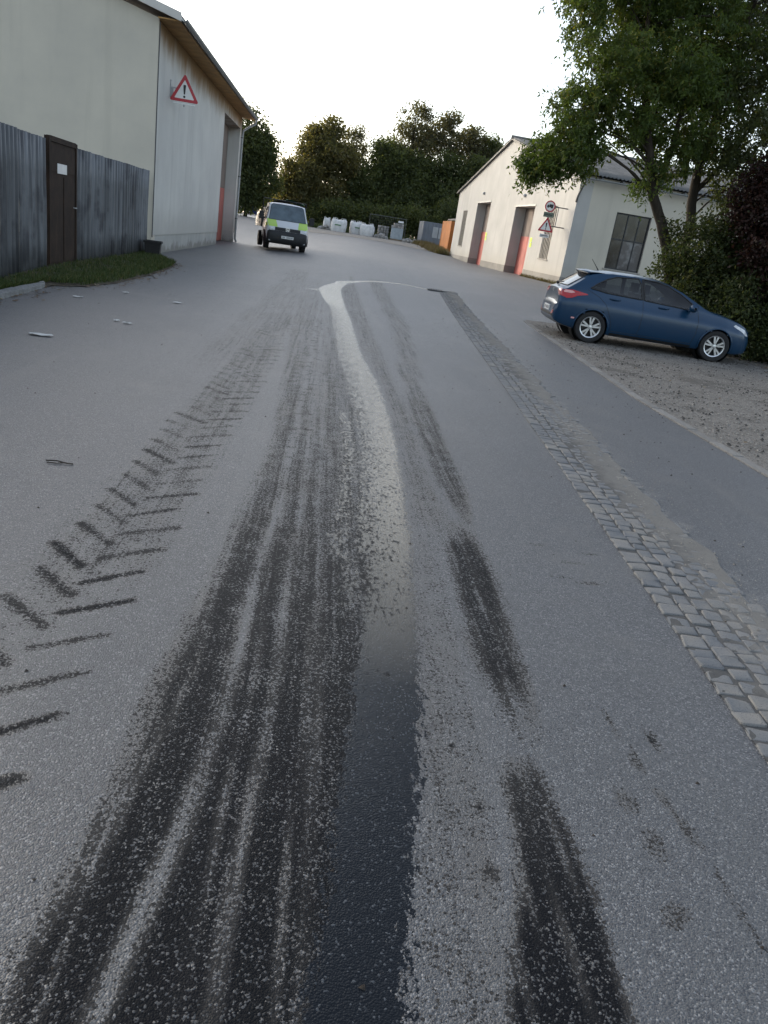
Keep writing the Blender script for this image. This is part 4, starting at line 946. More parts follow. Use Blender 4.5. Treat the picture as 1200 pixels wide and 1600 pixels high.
# tail: glass, spoiler, wiper, emblem, plate
rg = patch(bv, 'B', [(-.52,1.06),(.52,1.06),(.48,1.28),(.43,1.345),(-.43,1.345),(-.48,1.28)], .006, 14, 18).build('rear_window', M['window_glass'], car, True, False)
outline(bv, 'B', [(-.52,1.06),(.52,1.06),(.48,1.28),(.43,1.345),(-.43,1.345),(-.48,1.28)], .004, .012, .05).build('window_trim', M['dark_trim'], rg, True)
sp = MB(); g = []
for u in np.linspace(-1, 1, 15): 
    y = .56*u; xe = .47+.12*u*u; ze = 1.405-.03*u*u
    g.append([(xe+.34, y, ze+.022), (xe+.18, y, ze+.024), (xe+.02, y, ze+.004), (xe, y, ze-.012), (xe+.03, y, ze-.035), (xe+.14, y, ze-.055)])
sp.grid(np.array(g)); sp.build('roof_spoiler', M['car_blue'], car, True, sharp=45)
b1 = MB(); b1.box(.555, .575, -.11, .11, 1.356, 1.364); b1.build('brake_lamp', M['lamp_red'], car)
b1 = MB(); b1.tube([(.13, .03, 1.085), (.14, -.06, 1.10), (.17, -.34, 1.115)], .012, 6); b1.tube([(.125, .0, 1.06), (.12, .03, 1.09)], .03, 8); b1.build('rear_wiper', M['dark_trim'], car)
em = MB()
e_o = [(.068*math.cos(a), .925+.036*math.sin(a)) for a in np.linspace(0, 2*math.pi, 25)[:-1]]; e_i = [(.056*math.cos(a), .925+.027*math.sin(a)) for a in np.linspace(0, 2*math.pi, 25)[:-1]]
n = len(e_o); bb = len(em.v); xo = shoot(bv, 'B', 0, .925, .012).x
em.v += [(xo, u, v) for u, v in e_o]+[(xo, u, v) for u, v in e_i]; em.f += [(bb+i, bb+(i+1) % n, bb+n+(i+1) % n, bb+n+i) for i in range(n)]
em.prism([(.030,.903),(.020,.903),(.010,.947),(.020,.947)], 'x', xo, xo+.004); em.prism([(-.010,.903),(-.020,.903),(-.030,.947),(-.020,.947)], 'x', xo, xo+.004); em.prism([(.022,.920),(-.018,.922),(-.020,.930),(.020,.928)], 'x', xo, xo+.004)
em.build('emblem', M['chrome'], car)
pl = MB(); xo = shoot(bv, 'B', 0, .555, .0).x-.012; pl.box(xo-.006, xo+.03, -.26, .26, .50, .61); pl = pl.build('number_plate', M['plate_white'], car)
lt = MB()
for k, y in enumerate((.19, .14, .02, -.03, -.08, -.15, -.20)): lt.box(xo-.008, xo-.0065, y-.016, y+.016, .525, .585)
lt.build('lettering', simple('plate_ink', (.16, .16, .17), .6), pl)
patch(bv, 'B', [(-.70,.42),(.70,.42),(.60,.475),(-.60,.475)], .004, 5, 20).build('rear_diffuser', M['dark_trim'], car, True, False)
patch(bv, 'B', [(-.66,.715),(.66,.715),(.66,.735),(-.66,.735)], .004, 3, 20).build('bumper_ledge', M['car_blue'], car, True, False)
b1 = MB(); b1.tube([(.92, 0, 1.43), (.86, 0, 1.50), (.73, 0, 1.645)], [.016, .008, .004], 6); b1.build('antenna', M['dark_trim'], car)
patch(bv, 'T', [(2.36,-.52),(3.10,-.66),(3.10,.66),(2.36,.52)], .006, 16, 16).build('windscreen', M['window_glass'], car, True, False)
patch(bv, 'F', [(-.45,.42),(.45,.42),(.5,.58),(-.5,.58)], .006, 6, 12).build('grille', M['dark_trim'], car, True, False)
# cabin seen through the glass
it = MB(); it.box(.45, 3.2, -.70, .70, .26, .34); it.build('cabin_floor', M['cabin'], car)
it = MB(); it.box(.45, 1.02, -.66, .66, .34, .98); it.build('parcel_shelf', M['cabin'], car)
it = MB(); it.box(2.86, 3.1, -.66, .66, .5, .95); it.build('dashboard', M['cabin'], car)
for x0, ys_ in ((1.05, (-.36, .36)), (1.98, (-.37, .37))):
    for y in ys_:
        s_ = MB(); s_.prism([(x0, .45), (x0+.5, .45), (x0+.52, .58), (x0+.14, .56), (x0-.02, 1.08), (x0-.13, 1.08)], 'y', y-.24, y+.24); s_.box(x0-.15, x0-.03, y-.13, y+.13, 1.11, 1.30)
        s_.tube([(x0-.09, y-.06, 1.05), (x0-.09, y-.06, 1.15)], .01, 5); s_.tube([(x0-.09, y+.06, 1.05), (x0-.09, y+.06, 1.15)], .01, 5); s_.build('seat', M['seat_cloth'], car)
a = R(-4.5); cx0 = Vector((5.45, 15.90)); 
car.rotation_euler = (0, 0, a); off = Matrix.Rotation(a, 2) @ Vector((RA, 0)); car.scale = (.965,)*3; car.location = (cx0.x-off.x*.965-.08, cx0.y-off.y, .022)

# ---------------------------------------------------------------- white and lime pickup van
van = empty('pickup_van', (0, 0, 0), 0, 'white drop-side pickup van with lime green bonnet corners standing by the left hall', 'van')
zt = arr((0,1.90),(.10,1.93),(.5,1.945),(.9,1.93),(1.02,1.88),(1.25,1.60),(1.52,1.24),(1.64,1.15),(1.80,1.04),(1.88,.95),(1.92,.80),(1.94,.62),(1.945,.45))
zb = arr((0,.32),(1.7,.32),(1.9,.28),(1.945,.30))
wf = arr((0,.93),(1.2,.945),(1.6,.93),(1.8,.89),(1.88,.82),(1.93,.70),(1.945,.6))
zs = arr((0,1.14),(1.2,1.14),(1.55,1.12),(1.75,1.0),(1.9,.8),(1.945,.5)); wr = arr((0,.78),(.9,.76),(1.3,.80),(1.6,.85),(1.945,.7))
vx = np.unique(np.concatenate([np.arange(0, 1.6, .05), np.arange(1.6, 1.9, .025), np.arange(1.9, 1.945, .008), [1.945]]))
shv = Shell(zt, zb, wf, zs, wr, vx, .06, .96); V, F = shv.mesh(); bv2 = bvh_of(V, F)
V = [(x+3.2, y, z) for x, y, z in V]; bv2 = bvh_of(V, F)
b_ = MB(); b_.v = V; b_.f = F; b_.build('cab', M['van_white'], van, True, True, sharp=38)
ws = patch(bv2, 'F', [(-.80,1.22),(.80,1.22),(.70,1.80),(.62,1.855),(-.62,1.855),(-.70,1.80)], .008, 14, 18).build('windscreen', simple('windscreen_glass', (.10, .135, .16), .10, 0, .3, 2), van, True, False)
outline(bv2, 'F', [(-.80,1.22),(.80,1.22),(.70,1.80),(.62,1.855),(-.62,1.855),(-.70,1.80)], .004, .012, .06).build('windscreen_seal', M['dark_trim'], ws, True)
for s_ in (-1, 1):
    patch(bv2, 'F', [(s_*.44,.94),(s_*.91,.94),(s_*.93,1.23),(s_*.84,1.245),(s_*.50,1.235)], .006, 10, 10).build('lime_panel', M['van_lime'], van, True, False)
    vw = 'L' if s_ > 0 else 'R'
    patch(bv2, vw, [(4.55,1.10),(4.95,1.08),(4.92,.93),(4.55,.93)], .006, 6, 8).build('lime_panel', M['van_lime'], van, True, False)
    patch(bv2, 'F', [(s_*.58,.80),(s_*.86,.78),(s_*.89,.94),(s_*.56,.935)], .010, 8, 8).build('headlight', M['lamp_clear'], van, True, False)
    patch(bv2, vw, [(3.75,1.18),(4.35,1.18),(4.28,1.50),(4.15,1.74),(3.75,1.76)], .006, 10, 10).build('side_window', M['window_glass'], van, True, False)
    mm = MB(); mm.box(4.30, 4.42, *sorted((s_*1.0, s_*1.2)), 1.18, 1.50); mm.box(4.33, 4.38, *sorted((s_*.90, s_*1.0)), 1.22, 1.28); mm.build('door_mirror', M['dark_trim'], van, bevel=.012)
patch(bv2, 'F', [(-.55,.80),(.55,.80),(.54,.93),(-.54,.93)], .010, 6, 14).build('grille', M['dark_trim'], van, True, False)
bp = MB(); g = []
for u in np.linspace(-1, 1, 25):
    y = .965*u; x = 5.20-.10*abs(u)**3-.42*max(0, abs(u)-.86)/.14
    g.append([(x-.12, y*.95, .26), (x-.02, y, .30), (x+.03, y, .46), (x+.035, y, .60), (x+.01, y, .74), (x-.06, y*.96, .795), (x-.20, y*.93, .80)])
bp.grid(np.array(g)); bp.build('front_bumper', M['bumper_black'], van, True, False)
for y in (.72,):
    for s_ in (-1, 1): b1 = MB(); b1.box(5.10, 5.16, *sorted((s_*.55, s_*.78)), .36, .44); b1.build('fog_lamp', M['lamp_clear'], van)
em = MB(); c0 = (5.0+.0, 0, .0); xo = shoot(bv2, 'F', 0, .875, .03).x
o_ = [(.088*math.cos(a), .875+.088*math.sin(a)) for a in np.linspace(0, 2*math.pi, 25)[:-1]]; i_ = [(.074*math.cos(a), .875+.074*math.sin(a)) for a in np.linspace(0, 2*math.pi, 25)[:-1]]; n = len(o_)
em.v += [(xo, u, v) for u, v in o_]+[(xo, u, v) for u, v in i_]; em.f += [(i, (i+1) % n, n+(i+1) % n, n+i) for i in range(n)]
def stroke(a, b, w=.008): 
    d_ = Vector((b[0]-a[0], b[1]-a[1])).normalized(); q = Vector((-d_.y, d_.x))*w; em.prism([(a[0]-q.x, a[1]-q.y), (b[0]-q.x, b[1]-q.y), (b[0]+q.x, b[1]+q.y), (a[0]+q.x, a[1]+q.y)], 'x', xo-.004, xo)
for a, b in (((-.03,.943),(0,.895)), ((.03,.943),(0,.895)), ((-.062,.915),(-.028,.815)), ((-.028,.815),(0,.875)), ((0,.875),(.028,.815)), ((.028,.815),(.062,.915))): stroke(a, b)
em.build('emblem', M['chrome'], van)
pl = MB(); pl.box(5.235, 5.255, -.26, .26, .50, .61); pl = pl.build('number_plate', M['plate_white'], van)
lt = MB()
for y in (-.19, -.14, -.02, .03, .08, .15, .20): lt.box(5.2555, 5.258, y-.016, y+.016, .525, .585)
lt.build('lettering', M['plate_ink'], pl)
for x, y in ((4.28, .80), (1.15, .80)):
    for s_ in (-1, 1): wheel(van, x, s_*y, .335, .23, s_, 'steel')
b1 = MB(); b1.box(.2, 4.9, -.55, .55, .38, .56); b1.build('chassis', M['dark_trim'], van)
b1 = MB(); b1.box(0, 3.15, -.98, .98, .86, .93); bed = b1.build('load_bed', M['bumper_black'], van)
for s_ in (-1, 1):
    for k in range(2): b1 = MB(); b1.box(.04+k*1.56, 1.54+k*1.56, *sorted((s_*.955, s_*.985)), .93, 1.30); b1.build('drop_side', simple('bed_side', (.30, .30, .28), .6, 0, .2, 5), bed)
    b1 = MB(); b1.tube([(4.28+.40*math.cos(a), s_*.935, .36+.40*math.sin(a)) for a in np.linspace(-.1, math.pi+.1, 18)], .03, 6); b1.build('wheel_arch', M['dark_trim'], van)
b1 = MB(); b1.box(.0, .03, -.95, .95, .93, 1.30); b1.build('tail_board', M['bed_side'], bed)
hb = MB()
for y in (-.95, -.48, 0, .48, .95): hb.tube([(3.10, y, .93), (3.10, y, 2.06)], .022, 6)
for z in (1.35, 1.7, 2.06): hb.tube([(3.10, -.95, z), (3.10, .95, z)], .022, 6)
hb.build('headboard_rack', M['dark_trim'], bed)
ld = MB(); g = []
for u in np.linspace(0, 1, 12):
    g.append([(2.9-2.2*u, -.9+1.8*v, 1.30+.78*math.sin(math.pi*min(1, max(0, v)))**.35*(.98-.25*u)+.03*math.sin(9*u+7*v)) for v in np.linspace(0, 1, 12)])
ld.grid(np.array(g)); lo_ = ld.build('covered_load', simple('dark_tarp', (.045, .045, .04), .85, 0, .3, 4, .2), bed, True, False)
gn = MB(); g = []
for u in np.linspace(0, 1, 8): g.append([(3.05-.8*u, .05+.85*v, 2.13-.10*v*v+.03*math.sin(8*u+5*v)-.05*u) for v in np.linspace(0, 1, 8)])
gn.grid(np.array(g)); gn.build('green_net', simple('green_net', (.015, .11, .05), .8, 0, .2, 10, .2), bed, True, False)
a = R(-90+10); van.rotation_euler = (0, 0, a); fr = Matrix.Rotation(a, 2) @ Vector((5.2, 0)); vc = Vector((-1.93, 34.5)); van.location = (vc.x-fr.x, vc.y-fr.y, Z(-2.2, 35.5)-.005)
van.rotation_euler = (0, -math.atan((Z(-2.0, 35)-Z(-2.8, 38.5))/3.2)*1.0, a)
van.location.z = Z(van.location.x, van.location.y)
# ================================================================ trees and shrubs
def leaf_cloud(blobs, nclump, per, spread, ll, lw, droop=.3, shell=.55, pin=False):
    """blobs (x,y,z,rx,ry,rz,weight): clumps of leaf-sized rhombi spread through the ellipsoids"""
    B_ = np.array(blobs, float); w = B_[:, 6]*B_[:, 3]*B_[:, 4]*B_[:, 5]; w = B_[:, 6]*(B_[:, 3]*B_[:, 4]*B_[:, 5])**.72; w /= w.sum()
    k = rng.choice(len(B_), nclump, p=w); d = rng.normal(size=(nclump, 3)); d /= np.linalg.norm(d, axis=1)[:, None]
    r_ = np.where(rng.uniform(size=nclump) < shell, rng.uniform(.75, 1.08, nclump), rng.uniform(0, 1, nclump)**.4)
    C = B_[k, :3]+d*r_[:, None]*B_[k, 3:6]
    n = nclump*per; cl = np.repeat(C, per, 0); tone = np.repeat(rng.uniform(0, 1, nclump), per)
    sp = np.repeat(spread*rng.uniform(.6, 1.35, nclump), per)
    if pin:      # leaflets in rows along drooping stalks
        ns = 4; st = rng.normal(size=(nclump, ns, 3)); st[:, :, 2] -= .25; st /= np.linalg.norm(st, axis=2)[:, :, None]
        si = rng.integers(0, ns, n); axis = st[np.repeat(np.arange(nclump), per), si]; tt = rng.uniform(.05, 1, n)
        Pq = cl+axis*(tt*sp*1.5)[:, None]; Pq[:, 2] -= .35*sp*tt**2; Pq += rng.normal(size=(n, 3))*spread*.16
    else:
        Pq = cl+rng.normal(size=(n, 3))*sp[:, None]*np.array([1, 1, .72])
    a = rng.normal(size=(n, 3)); a[:, 2] -= droop; a /= np.linalg.norm(a, axis=1)[:, None]
    b = np.cross(a, rng.normal(size=(n, 3))); b /= np.linalg.norm(b, axis=1)[:, None]
    L = ll*rng.uniform(.6, 1.3, n)[:, None]; W_ = lw*rng.uniform(.6, 1.3, n)[:, None]
    V = np.stack([Pq, Pq+a*L*.5+b*W_*.5, Pq+a*L, Pq+a*L*.5-b*W_*.5], 1).reshape(-1, 3)
    F = np.arange(n*4).reshape(n, 4); hue = np.clip(.6*tone+.4*rng.uniform(0, 1, n), 0, 1)
    return V, F, np.repeat(hue, 4), C
def limbs(trunk, radii, C, nb, r_end=.012, seed=0, forks=2, start=.35):
    """trunk polylines + limbs reaching towards a sample of the leaf clumps"""
    rr_ = random.Random(seed); m_ = MB(); T = [[Vector(p) for p in t_] for t_ in trunk]
    def dens(pts, k=4):
        out = []
        for a, b in zip(pts, pts[1:]):
            for u in range(k): out.append(a.lerp(b, u/k))
        return out+[pts[-1]]
    DT = []
    for t_, r_ in zip(T, radii):
        p = dens(t_); n = len(p); rad = np.interp(np.linspace(0, 1, n), np.linspace(0, 1, len(r_)), r_)
        p = [q+Vector((rr_.uniform(-1, 1), rr_.uniform(-1, 1), 0))*rad[i]*.25*(i > 0) for i, q in enumerate(p)]
        m_.tube(p, list(rad), 9); DT.append((p, rad))
    idx_ = rng.choice(len(C), min(nb, len(C)), replace=False)
    for i in idx_:
        e = Vector(C[i]); best = None; cand_ = [(p, rad) for p, rad in DT if rr_.random() < .75] or DT
        for p, rad in cand_:
            n = len(p)
            for j in range(int(n*start), n):
                q = p[j]; dd_ = ((e-q).length+max(0, q.z-e.z+.15*(e-q).length)*1.3)*rr_.uniform(.7, 1.35)
                if best is None or dd_ < best[0]: best = (dd_, q, rad[j])
        _, q, r0_ = best; L = (e-q).length; mid = q.lerp(e, .5)+Vector((rr_.uniform(-.1, .1), rr_.uniform(-.1, .1), .10))*L
        q1 = q.lerp(mid, .5)+Vector((0, 0, .03*L)); q3 = mid.lerp(e, .5)+Vector((0, 0, .04*L)); rb_ = max(r_end*1.1, min(r0_*.34, .009*L+r_end))
        m_.tube([q, q1, mid, q3, e], [rb_, rb_*.8, rb_*.6, rb_*.42, r_end*.6], 5, False)
        for _k in range(forks):
            s_ = mid.lerp(q3, rr_.random()); d_ = Vector((rr_.uniform(-1, 1), rr_.uniform(-1, 1), rr_.uniform(-.3, .8))).normalized()*L*rr_.uniform(.15, .35)
            m_.tube([s_, s_+d_*.6, s_+d_+Vector((0, 0, .02*L))], [rb_*.4, rb_*.25, r_end*.4], 4, False)
    return m_
def tree(name, label, cat, base, trunk, radii, blobs, nclump, per, spread, ll, lw, leaf, nb, group=None, droop=.3, pin=False, shell=.55, seed=1, r_end=.012, forks=2, start=.35):
    root = empty(name, base, 0, label, cat, group); b = Vector(base)
    V, F, hue, C = leaf_cloud(blobs, nclump, per, spread, ll, lw, droop, shell, pin)
    V = V-np.array(base); C2 = C-np.array(base)
    link('crown', fast_mesh('crown', V, F, {'hue': hue}), M[leaf], root)
    tr = [[tuple(Vector(p)-b) for p in t_] for t_ in trunk]
    limbs(tr, radii, C2, nb, r_end, seed, forks, start).build('trunk', M['bark'], root, True, False)
    return root
def B3(x, y, z, r_, w=1, fy=1.0, fz=.9): return (x, y, z, r_, r_*fy, r_*fz, w)

# the large ash-like tree leaning over the workshop, trunk forked near the ground
bl = [B3(4.75,19,3.62,.58,2.2), B3(4.30,19.1,3.45,.32,1.6), B3(5.2,18.6,3.98,.70,1.9), B3(4.56,18.6,4.80,.24,1.6), B3(5.50,19,5.0,.70,1.3), B3(5.12,19,6.10,.62), B3(4.80,19,6.75,.52), B3(6.36,20,6.57,1.05), B3(6.4,19,5.1,.95),
      B3(6.9,19.4,4.55,.42), B3(7.12,18.7,3.52,.40), B3(7.69,20,6.65,1.35,1,1.2), B3(7.9,19.5,5.1,1.1), B3(6.5,20,8.2,1.5,1,1.2), B3(4.95,19.5,7.6,.8), B3(6.0,18.4,5.9,.6), B3(7.7,19,4.15,.6), B3(7.2,18.3,5.7,.7)]
tree('ash_tree', 'tall green tree with a leaning bare trunk in front of the workshop side wall', 'tree', (8.62, 19.0, .05),
     [[(8.62,19,.05),(8.50,19,.9),(8.30,19,1.75),(7.92,19,2.5),(7.46,19,3.25),(7.10,19,4.1),(6.75,19.1,5.2),(6.5,19.3,6.4),(6.4,19.5,7.6)], [(6.95,19,4.5),(6.5,18.9,4.9),(5.9,18.8,5.2),(5.2,18.8,5.6)], [(7.46,19,3.25),(7.7,19.2,4.4),(7.75,19.4,5.6),(7.7,19.6,7)]],
     [[.17,.15,.135,.125,.115,.10,.08,.06,.03], [.045,.032,.022,.012], [.08,.065,.05,.02]], bl, 1850, 48, .20, .115, .042, 'leaf_ash', 75, None, .7, True, .5, 3, .010, 2, .5)
bl = [B3(9.26,20.5,7.1,1.45,1,1.2), B3(9.3,19.6,5.4,1.25), B3(8.3,20.3,8.6,1.5,1,1.2), B3(10.3,20,6.4,1.3), B3(10.2,19.4,4.7,1.1), B3(8.75,19.5,4.4,.7), B3(9.6,19.0,3.9,.8), B3(8.7,20.2,6.0,.9), B3(10.9,20.5,8.0,1.5)]
tree('ash_tree', 'straight dark-trunked tree just right of the leaning tree behind the car', 'tree', (9.02, 19.6, .05),
     [[(9.02,19.6,.05),(8.95,19.6,1.2),(8.82,19.6,2.6),(8.62,19.6,3.9),(8.75,19.7,5.2),(9.0,19.9,6.8),(9.1,20,8)], [(8.68,19.6,3.5),(9.3,19.6,4.4),(9.9,19.7,5.5)]],
     [[.16,.14,.125,.11,.09,.06,.03], [.07,.05,.02]], bl, 1150, 46, .22, .115, .044, 'leaf_dark', 75, None, .7, True, .5, 4, .010)
# shrubs round the front of the car
def bush(name, label, base, blobs, nclump, leaf, ll=.085, lw=.05, per=44, seed=1, stems=4):
    bx, by, bz = base; tr = []; rd = []
    for k in range(stems):
        a = 2*math.pi*k/stems; tr.append([(bx+.08*math.cos(a), by+.08*math.sin(a), bz), (bx+.25*math.cos(a), by+.25*math.sin(a), bz+.7), (bx+.5*math.cos(a), by+.5*math.sin(a), bz+1.5)]); rd.append([.035, .025, .012])
    return tree(name, label, 'shrub', base, tr, rd, blobs, nclump, per, .15, ll, lw, leaf, 40, None, .2, False, .6, seed, .008, 1, .2)
bush('shrub', 'dense dark green bush rising behind the bonnet of the blue car', (8.95,18.0,.05), [B3(8.8,18.1,2.1,.85), B3(8.75,17.7,1.0,.75), B3(8.35,18.6,1.7,.55), B3(8.25,18.8,2.65,.32), B3(9.4,18,1.5,.9), B3(9.3,18.2,2.8,.7), B3(8.7,17.5,.5,.6)], 620, 'leaf_shrub', seed=5)
bush('shrub', 'lighter green bush touching the front bumper of the blue car', (9.75,16.4,.05), [B3(9.7,16.4,.55,.65), B3(9.55,16.9,1.15,.7), B3(10.2,16.2,.9,.8), B3(9.9,17.0,1.7,.75), B3(10.5,15.6,.6,.7), B3(9.15,16.35,.85,.42), B3(9.0,16.75,1.25,.42), B3(9.2,15.9,.4,.3)], 640, 'leaf_shrub', .10, .045, 44, 6)
bush('red_leaved_shrub', 'tall dark red leaved shrub at the right edge of the picture', (10.3,17.2,.05), [B3(9.35,17.2,3.1,.62), B3(9.7,17.1,3.8,.8), B3(9.7,16.6,2.3,.75), B3(10.5,17.0,3.0,1.0), B3(10.6,17.3,4.2,.9), B3(9.05,17.4,3.5,.4), B3(10.3,16.4,1.7,.8)], 760, 'leaf_red', .085, .06, 44, 7)
bush('shrub', 'dark evergreen hedge bush beyond the red leaved shrub', (11.6,18.6,.05), [B3(11.5,18.4,1.2,1.2), B3(11.6,18.3,2.8,1.2), B3(12.4,17.6,1.6,1.3), B3(10.6,18.8,2.0,1.0), B3(11,18.8,3.9,1.1)], 700, 'leaf_shrub', .10, .06, 40, 8)

# far trees, each with its own crown
FT = [ # name, label, base(x,y), trunk height, blobs, clumps, leaf, ll
 ('roadside_tree', 'dark tree behind the far corner of the left hall', (-9.0,82), 7, [B3(-8.6,82,7.4,2.3), B3(-8.1,82,4.4,2.1), B3(-9.2,82,9.6,1.5,.55), B3(-10.5,82,6.5,2.4), B3(-9.5,82,3.2,2.0), B3(-7.6,82,6.0,1.2)], 640, 'leaf_dark', .30),
 ('roadside_tree', 'tall dark tree hidden beyond the end wall of the left hall', (-15,84), 8, [B3(-15,84,7,3.0), B3(-17.5,83,6,3.0), B3(-14,84,10.5,2.2), B3(-16,84,3.2,3), B3(-12.6,84,4,2)], 420, 'leaf_dark', .36),  # out of view, added so the car's tail reflects something dark
 ('bushy_tree', 'low olive bushy tree right behind the white van', (-4.0,86), 4, [B3(-4.1,86,5.4,1.9), B3(-4.4,86,3.3,1.9), B3(-3.0,86,6.4,1.4), B3(-5.3,86,4.6,1.0), B3(-2.8,86,3.5,1.9)], 560, 'leaf_olive', .28),
 ('broadleaf_tree', 'tall rounded brownish green tree left of the big bags', (-1.6,88), 8, [B3(-2.5,88,9.3,1.9), B3(-1.2,89,11.0,1.3,.7), B3(-.4,88,7.6,2.4), B3(-1.8,87,4.6,2.7), B3(-3.4,88,7.8,1.5), B3(-1.6,88,2.6,2.5), B3(-2.9,88.5,10.3,.9)], 860, 'leaf_olive', .30),
 ('thin_tree', 'slender see-through tree between the two tall groups', (1.2,92), 8, [B3(.9,92,10.6,1.3,.5), B3(1.6,92,9.2,1.2,.5), B3(.6,92,8.4,1.3,.6), B3(1.7,92,11.4,.7,.4)], 190, 'leaf_thin', .26),
 ('broadleaf_tree', 'dense dark tree with a lit crown behind the stacked pallets', (5.0,90), 7, [B3(5.1,90,8.6,2.3), B3(4.3,90,10.2,1.1), B3(3.0,88.5,6.0,2.3), B3(6.0,90,6.2,2.4), B3(4.4,88,3.4,2.6), B3(2.2,88,4.2,1.8), B3(6.6,90,8.8,1.3)], 900, 'leaf_dark', .30),
 ('poplar_tree', 'tallest open-crowned tree with sky showing through its top', (7.8,92), 12, [B3(7.2,92,13.4,1.9,.42), B3(8.6,92,12.2,2.0,.42), B3(6.6,92,11.4,1.6,.42), B3(8.0,92,10.2,2.0,.5), B3(7.4,92,15.0,1.0,.3)], 330, 'leaf_thin', .28),
 ('poplar_tree', 'open-crowned tree second from the tallest towards the workshop', (10.9,93), 11, [B3(10.6,93,13.0,1.9,.42), B3(11.8,93,11.9,1.8,.45), B3(10.2,93,11.2,1.8,.5), B3(11.2,93,14.2,1.2,.35)], 300, 'leaf_thin', .28),
 ('poplar_tree', 'open-crowned tree just left of the workshop gable', (14.4,94), 10, [B3(14.2,94,12.3,1.9,.45), B3(15.3,94,11.2,1.7,.5), B3(13.4,94,11.4,1.5,.45), B3(14.6,94,13.4,1.1,.35)], 290, 'leaf_thin', .28),
 ('poplar_tree', 'last thin tree showing above the workshop roof edge', (17.3,95), 10, [B3(17.0,95,12.0,1.5,.6), B3(18.2,95,11.2,1.6,.6), B3(16.4,95,10.6,1.4,.6)], 240, 'leaf_dark', .28),
 ('dark_tree', 'dark mass of foliage below the tallest open-crowned tree', (8.4,90), 6, [B3(8.4,90,6.9,2.9), B3(7.2,88,4.3,2.6), B3(9.4,88.5,4.4,2.7), B3(8.6,90,8.6,1.7)], 820, 'leaf_dark', .30),
 ('dark_tree', 'dark foliage behind the grey container', (13.2,90), 6, [B3(13.2,90,7.3,3.0), B3(11.4,87.5,4.5,2.7), B3(14.6,88.5,4.8,3.0), B3(15.4,90,8.0,2.2), B3(12.0,90,9.0,1.6)], 920, 'leaf_dark', .30),
 ('dark_tree', 'dark foliage hidden mostly behind the workshop gable', (18.5,91), 6, [B3(18,91,6.6,3.0), B3(20.5,91,7.5,3.0), B3(17,89,9.0,1.7), B3(19,90,3.6,3)], 560, 'leaf_dark', .34),
 ('undergrowth_bush', 'low dark undergrowth right behind the white bags', (1.0,83), 2, [B3(-1.6,83,2.2,1.4), B3(.8,82.5,2.6,1.7), B3(3.2,83,2.4,1.6), B3(5.2,82.5,2.6,1.6)], 420, 'leaf_dark', .24),
 ('undergrowth_bush', 'low dark undergrowth behind the wire fence and stone stacks', (8.5,83), 2, [B3(7.4,82.5,2.8,1.9), B3(9.8,83,2.8,2.0), B3(12.4,83,3.0,2.1), B3(15,83,3,2.2)], 460, 'leaf_dark', .24),
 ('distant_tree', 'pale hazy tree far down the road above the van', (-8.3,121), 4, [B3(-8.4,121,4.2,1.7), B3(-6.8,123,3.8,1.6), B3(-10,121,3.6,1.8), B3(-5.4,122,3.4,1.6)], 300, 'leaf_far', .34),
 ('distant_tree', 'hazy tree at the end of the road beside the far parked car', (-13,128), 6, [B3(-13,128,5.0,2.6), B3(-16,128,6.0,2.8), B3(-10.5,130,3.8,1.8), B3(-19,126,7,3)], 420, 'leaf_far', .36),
]
for i, (nm, lab, (x, y), th, blobs, nc, lf, ll) in enumerate(FT):
    r2 = random.Random(i*13+5); cand = list(blobs)
    for q in range(9):
        s_ = r2.choice(cand); an = r2.uniform(0, 6.28); el_ = r2.uniform(-.1, 1.1); rr_ = s_[3]*r2.uniform(.28, .5)
        blobs = blobs+[(s_[0]+s_[3]*1.05*math.cos(an)*math.cos(el_), s_[1]+s_[4]*math.sin(an)*math.cos(el_), s_[2]+s_[5]*1.1*math.sin(el_), rr_, rr_, rr_*.8, s_[6]*1.1)]
    z = Z(x, y); top_ = Vector(max(blobs, key=lambda q: q[2])[:3])
    tr = [[(x, y, z-.1), (x+.1, y, z+th*.35), (x*.6+top_.x*.4, y, z+th*.7), (x*.3+top_.x*.7, top_.y, min(top_.z, z+th*1.05))]]
    tree(nm, lab, 'bush' if 'bush' in nm else 'tree', (x, y, z-.1), tr, [[.20, .16, .11, .05]], blobs, nc*2 if lf != 'leaf_thin' else int(nc*1.15), 21 if lf != 'leaf_thin' else 16, .36 if lf != 'leaf_thin' else .30, ll, ll*.62, lf, 46, 'trees at the far end of the yard', .2, False, .5, 20+i, .022, 2, .3)
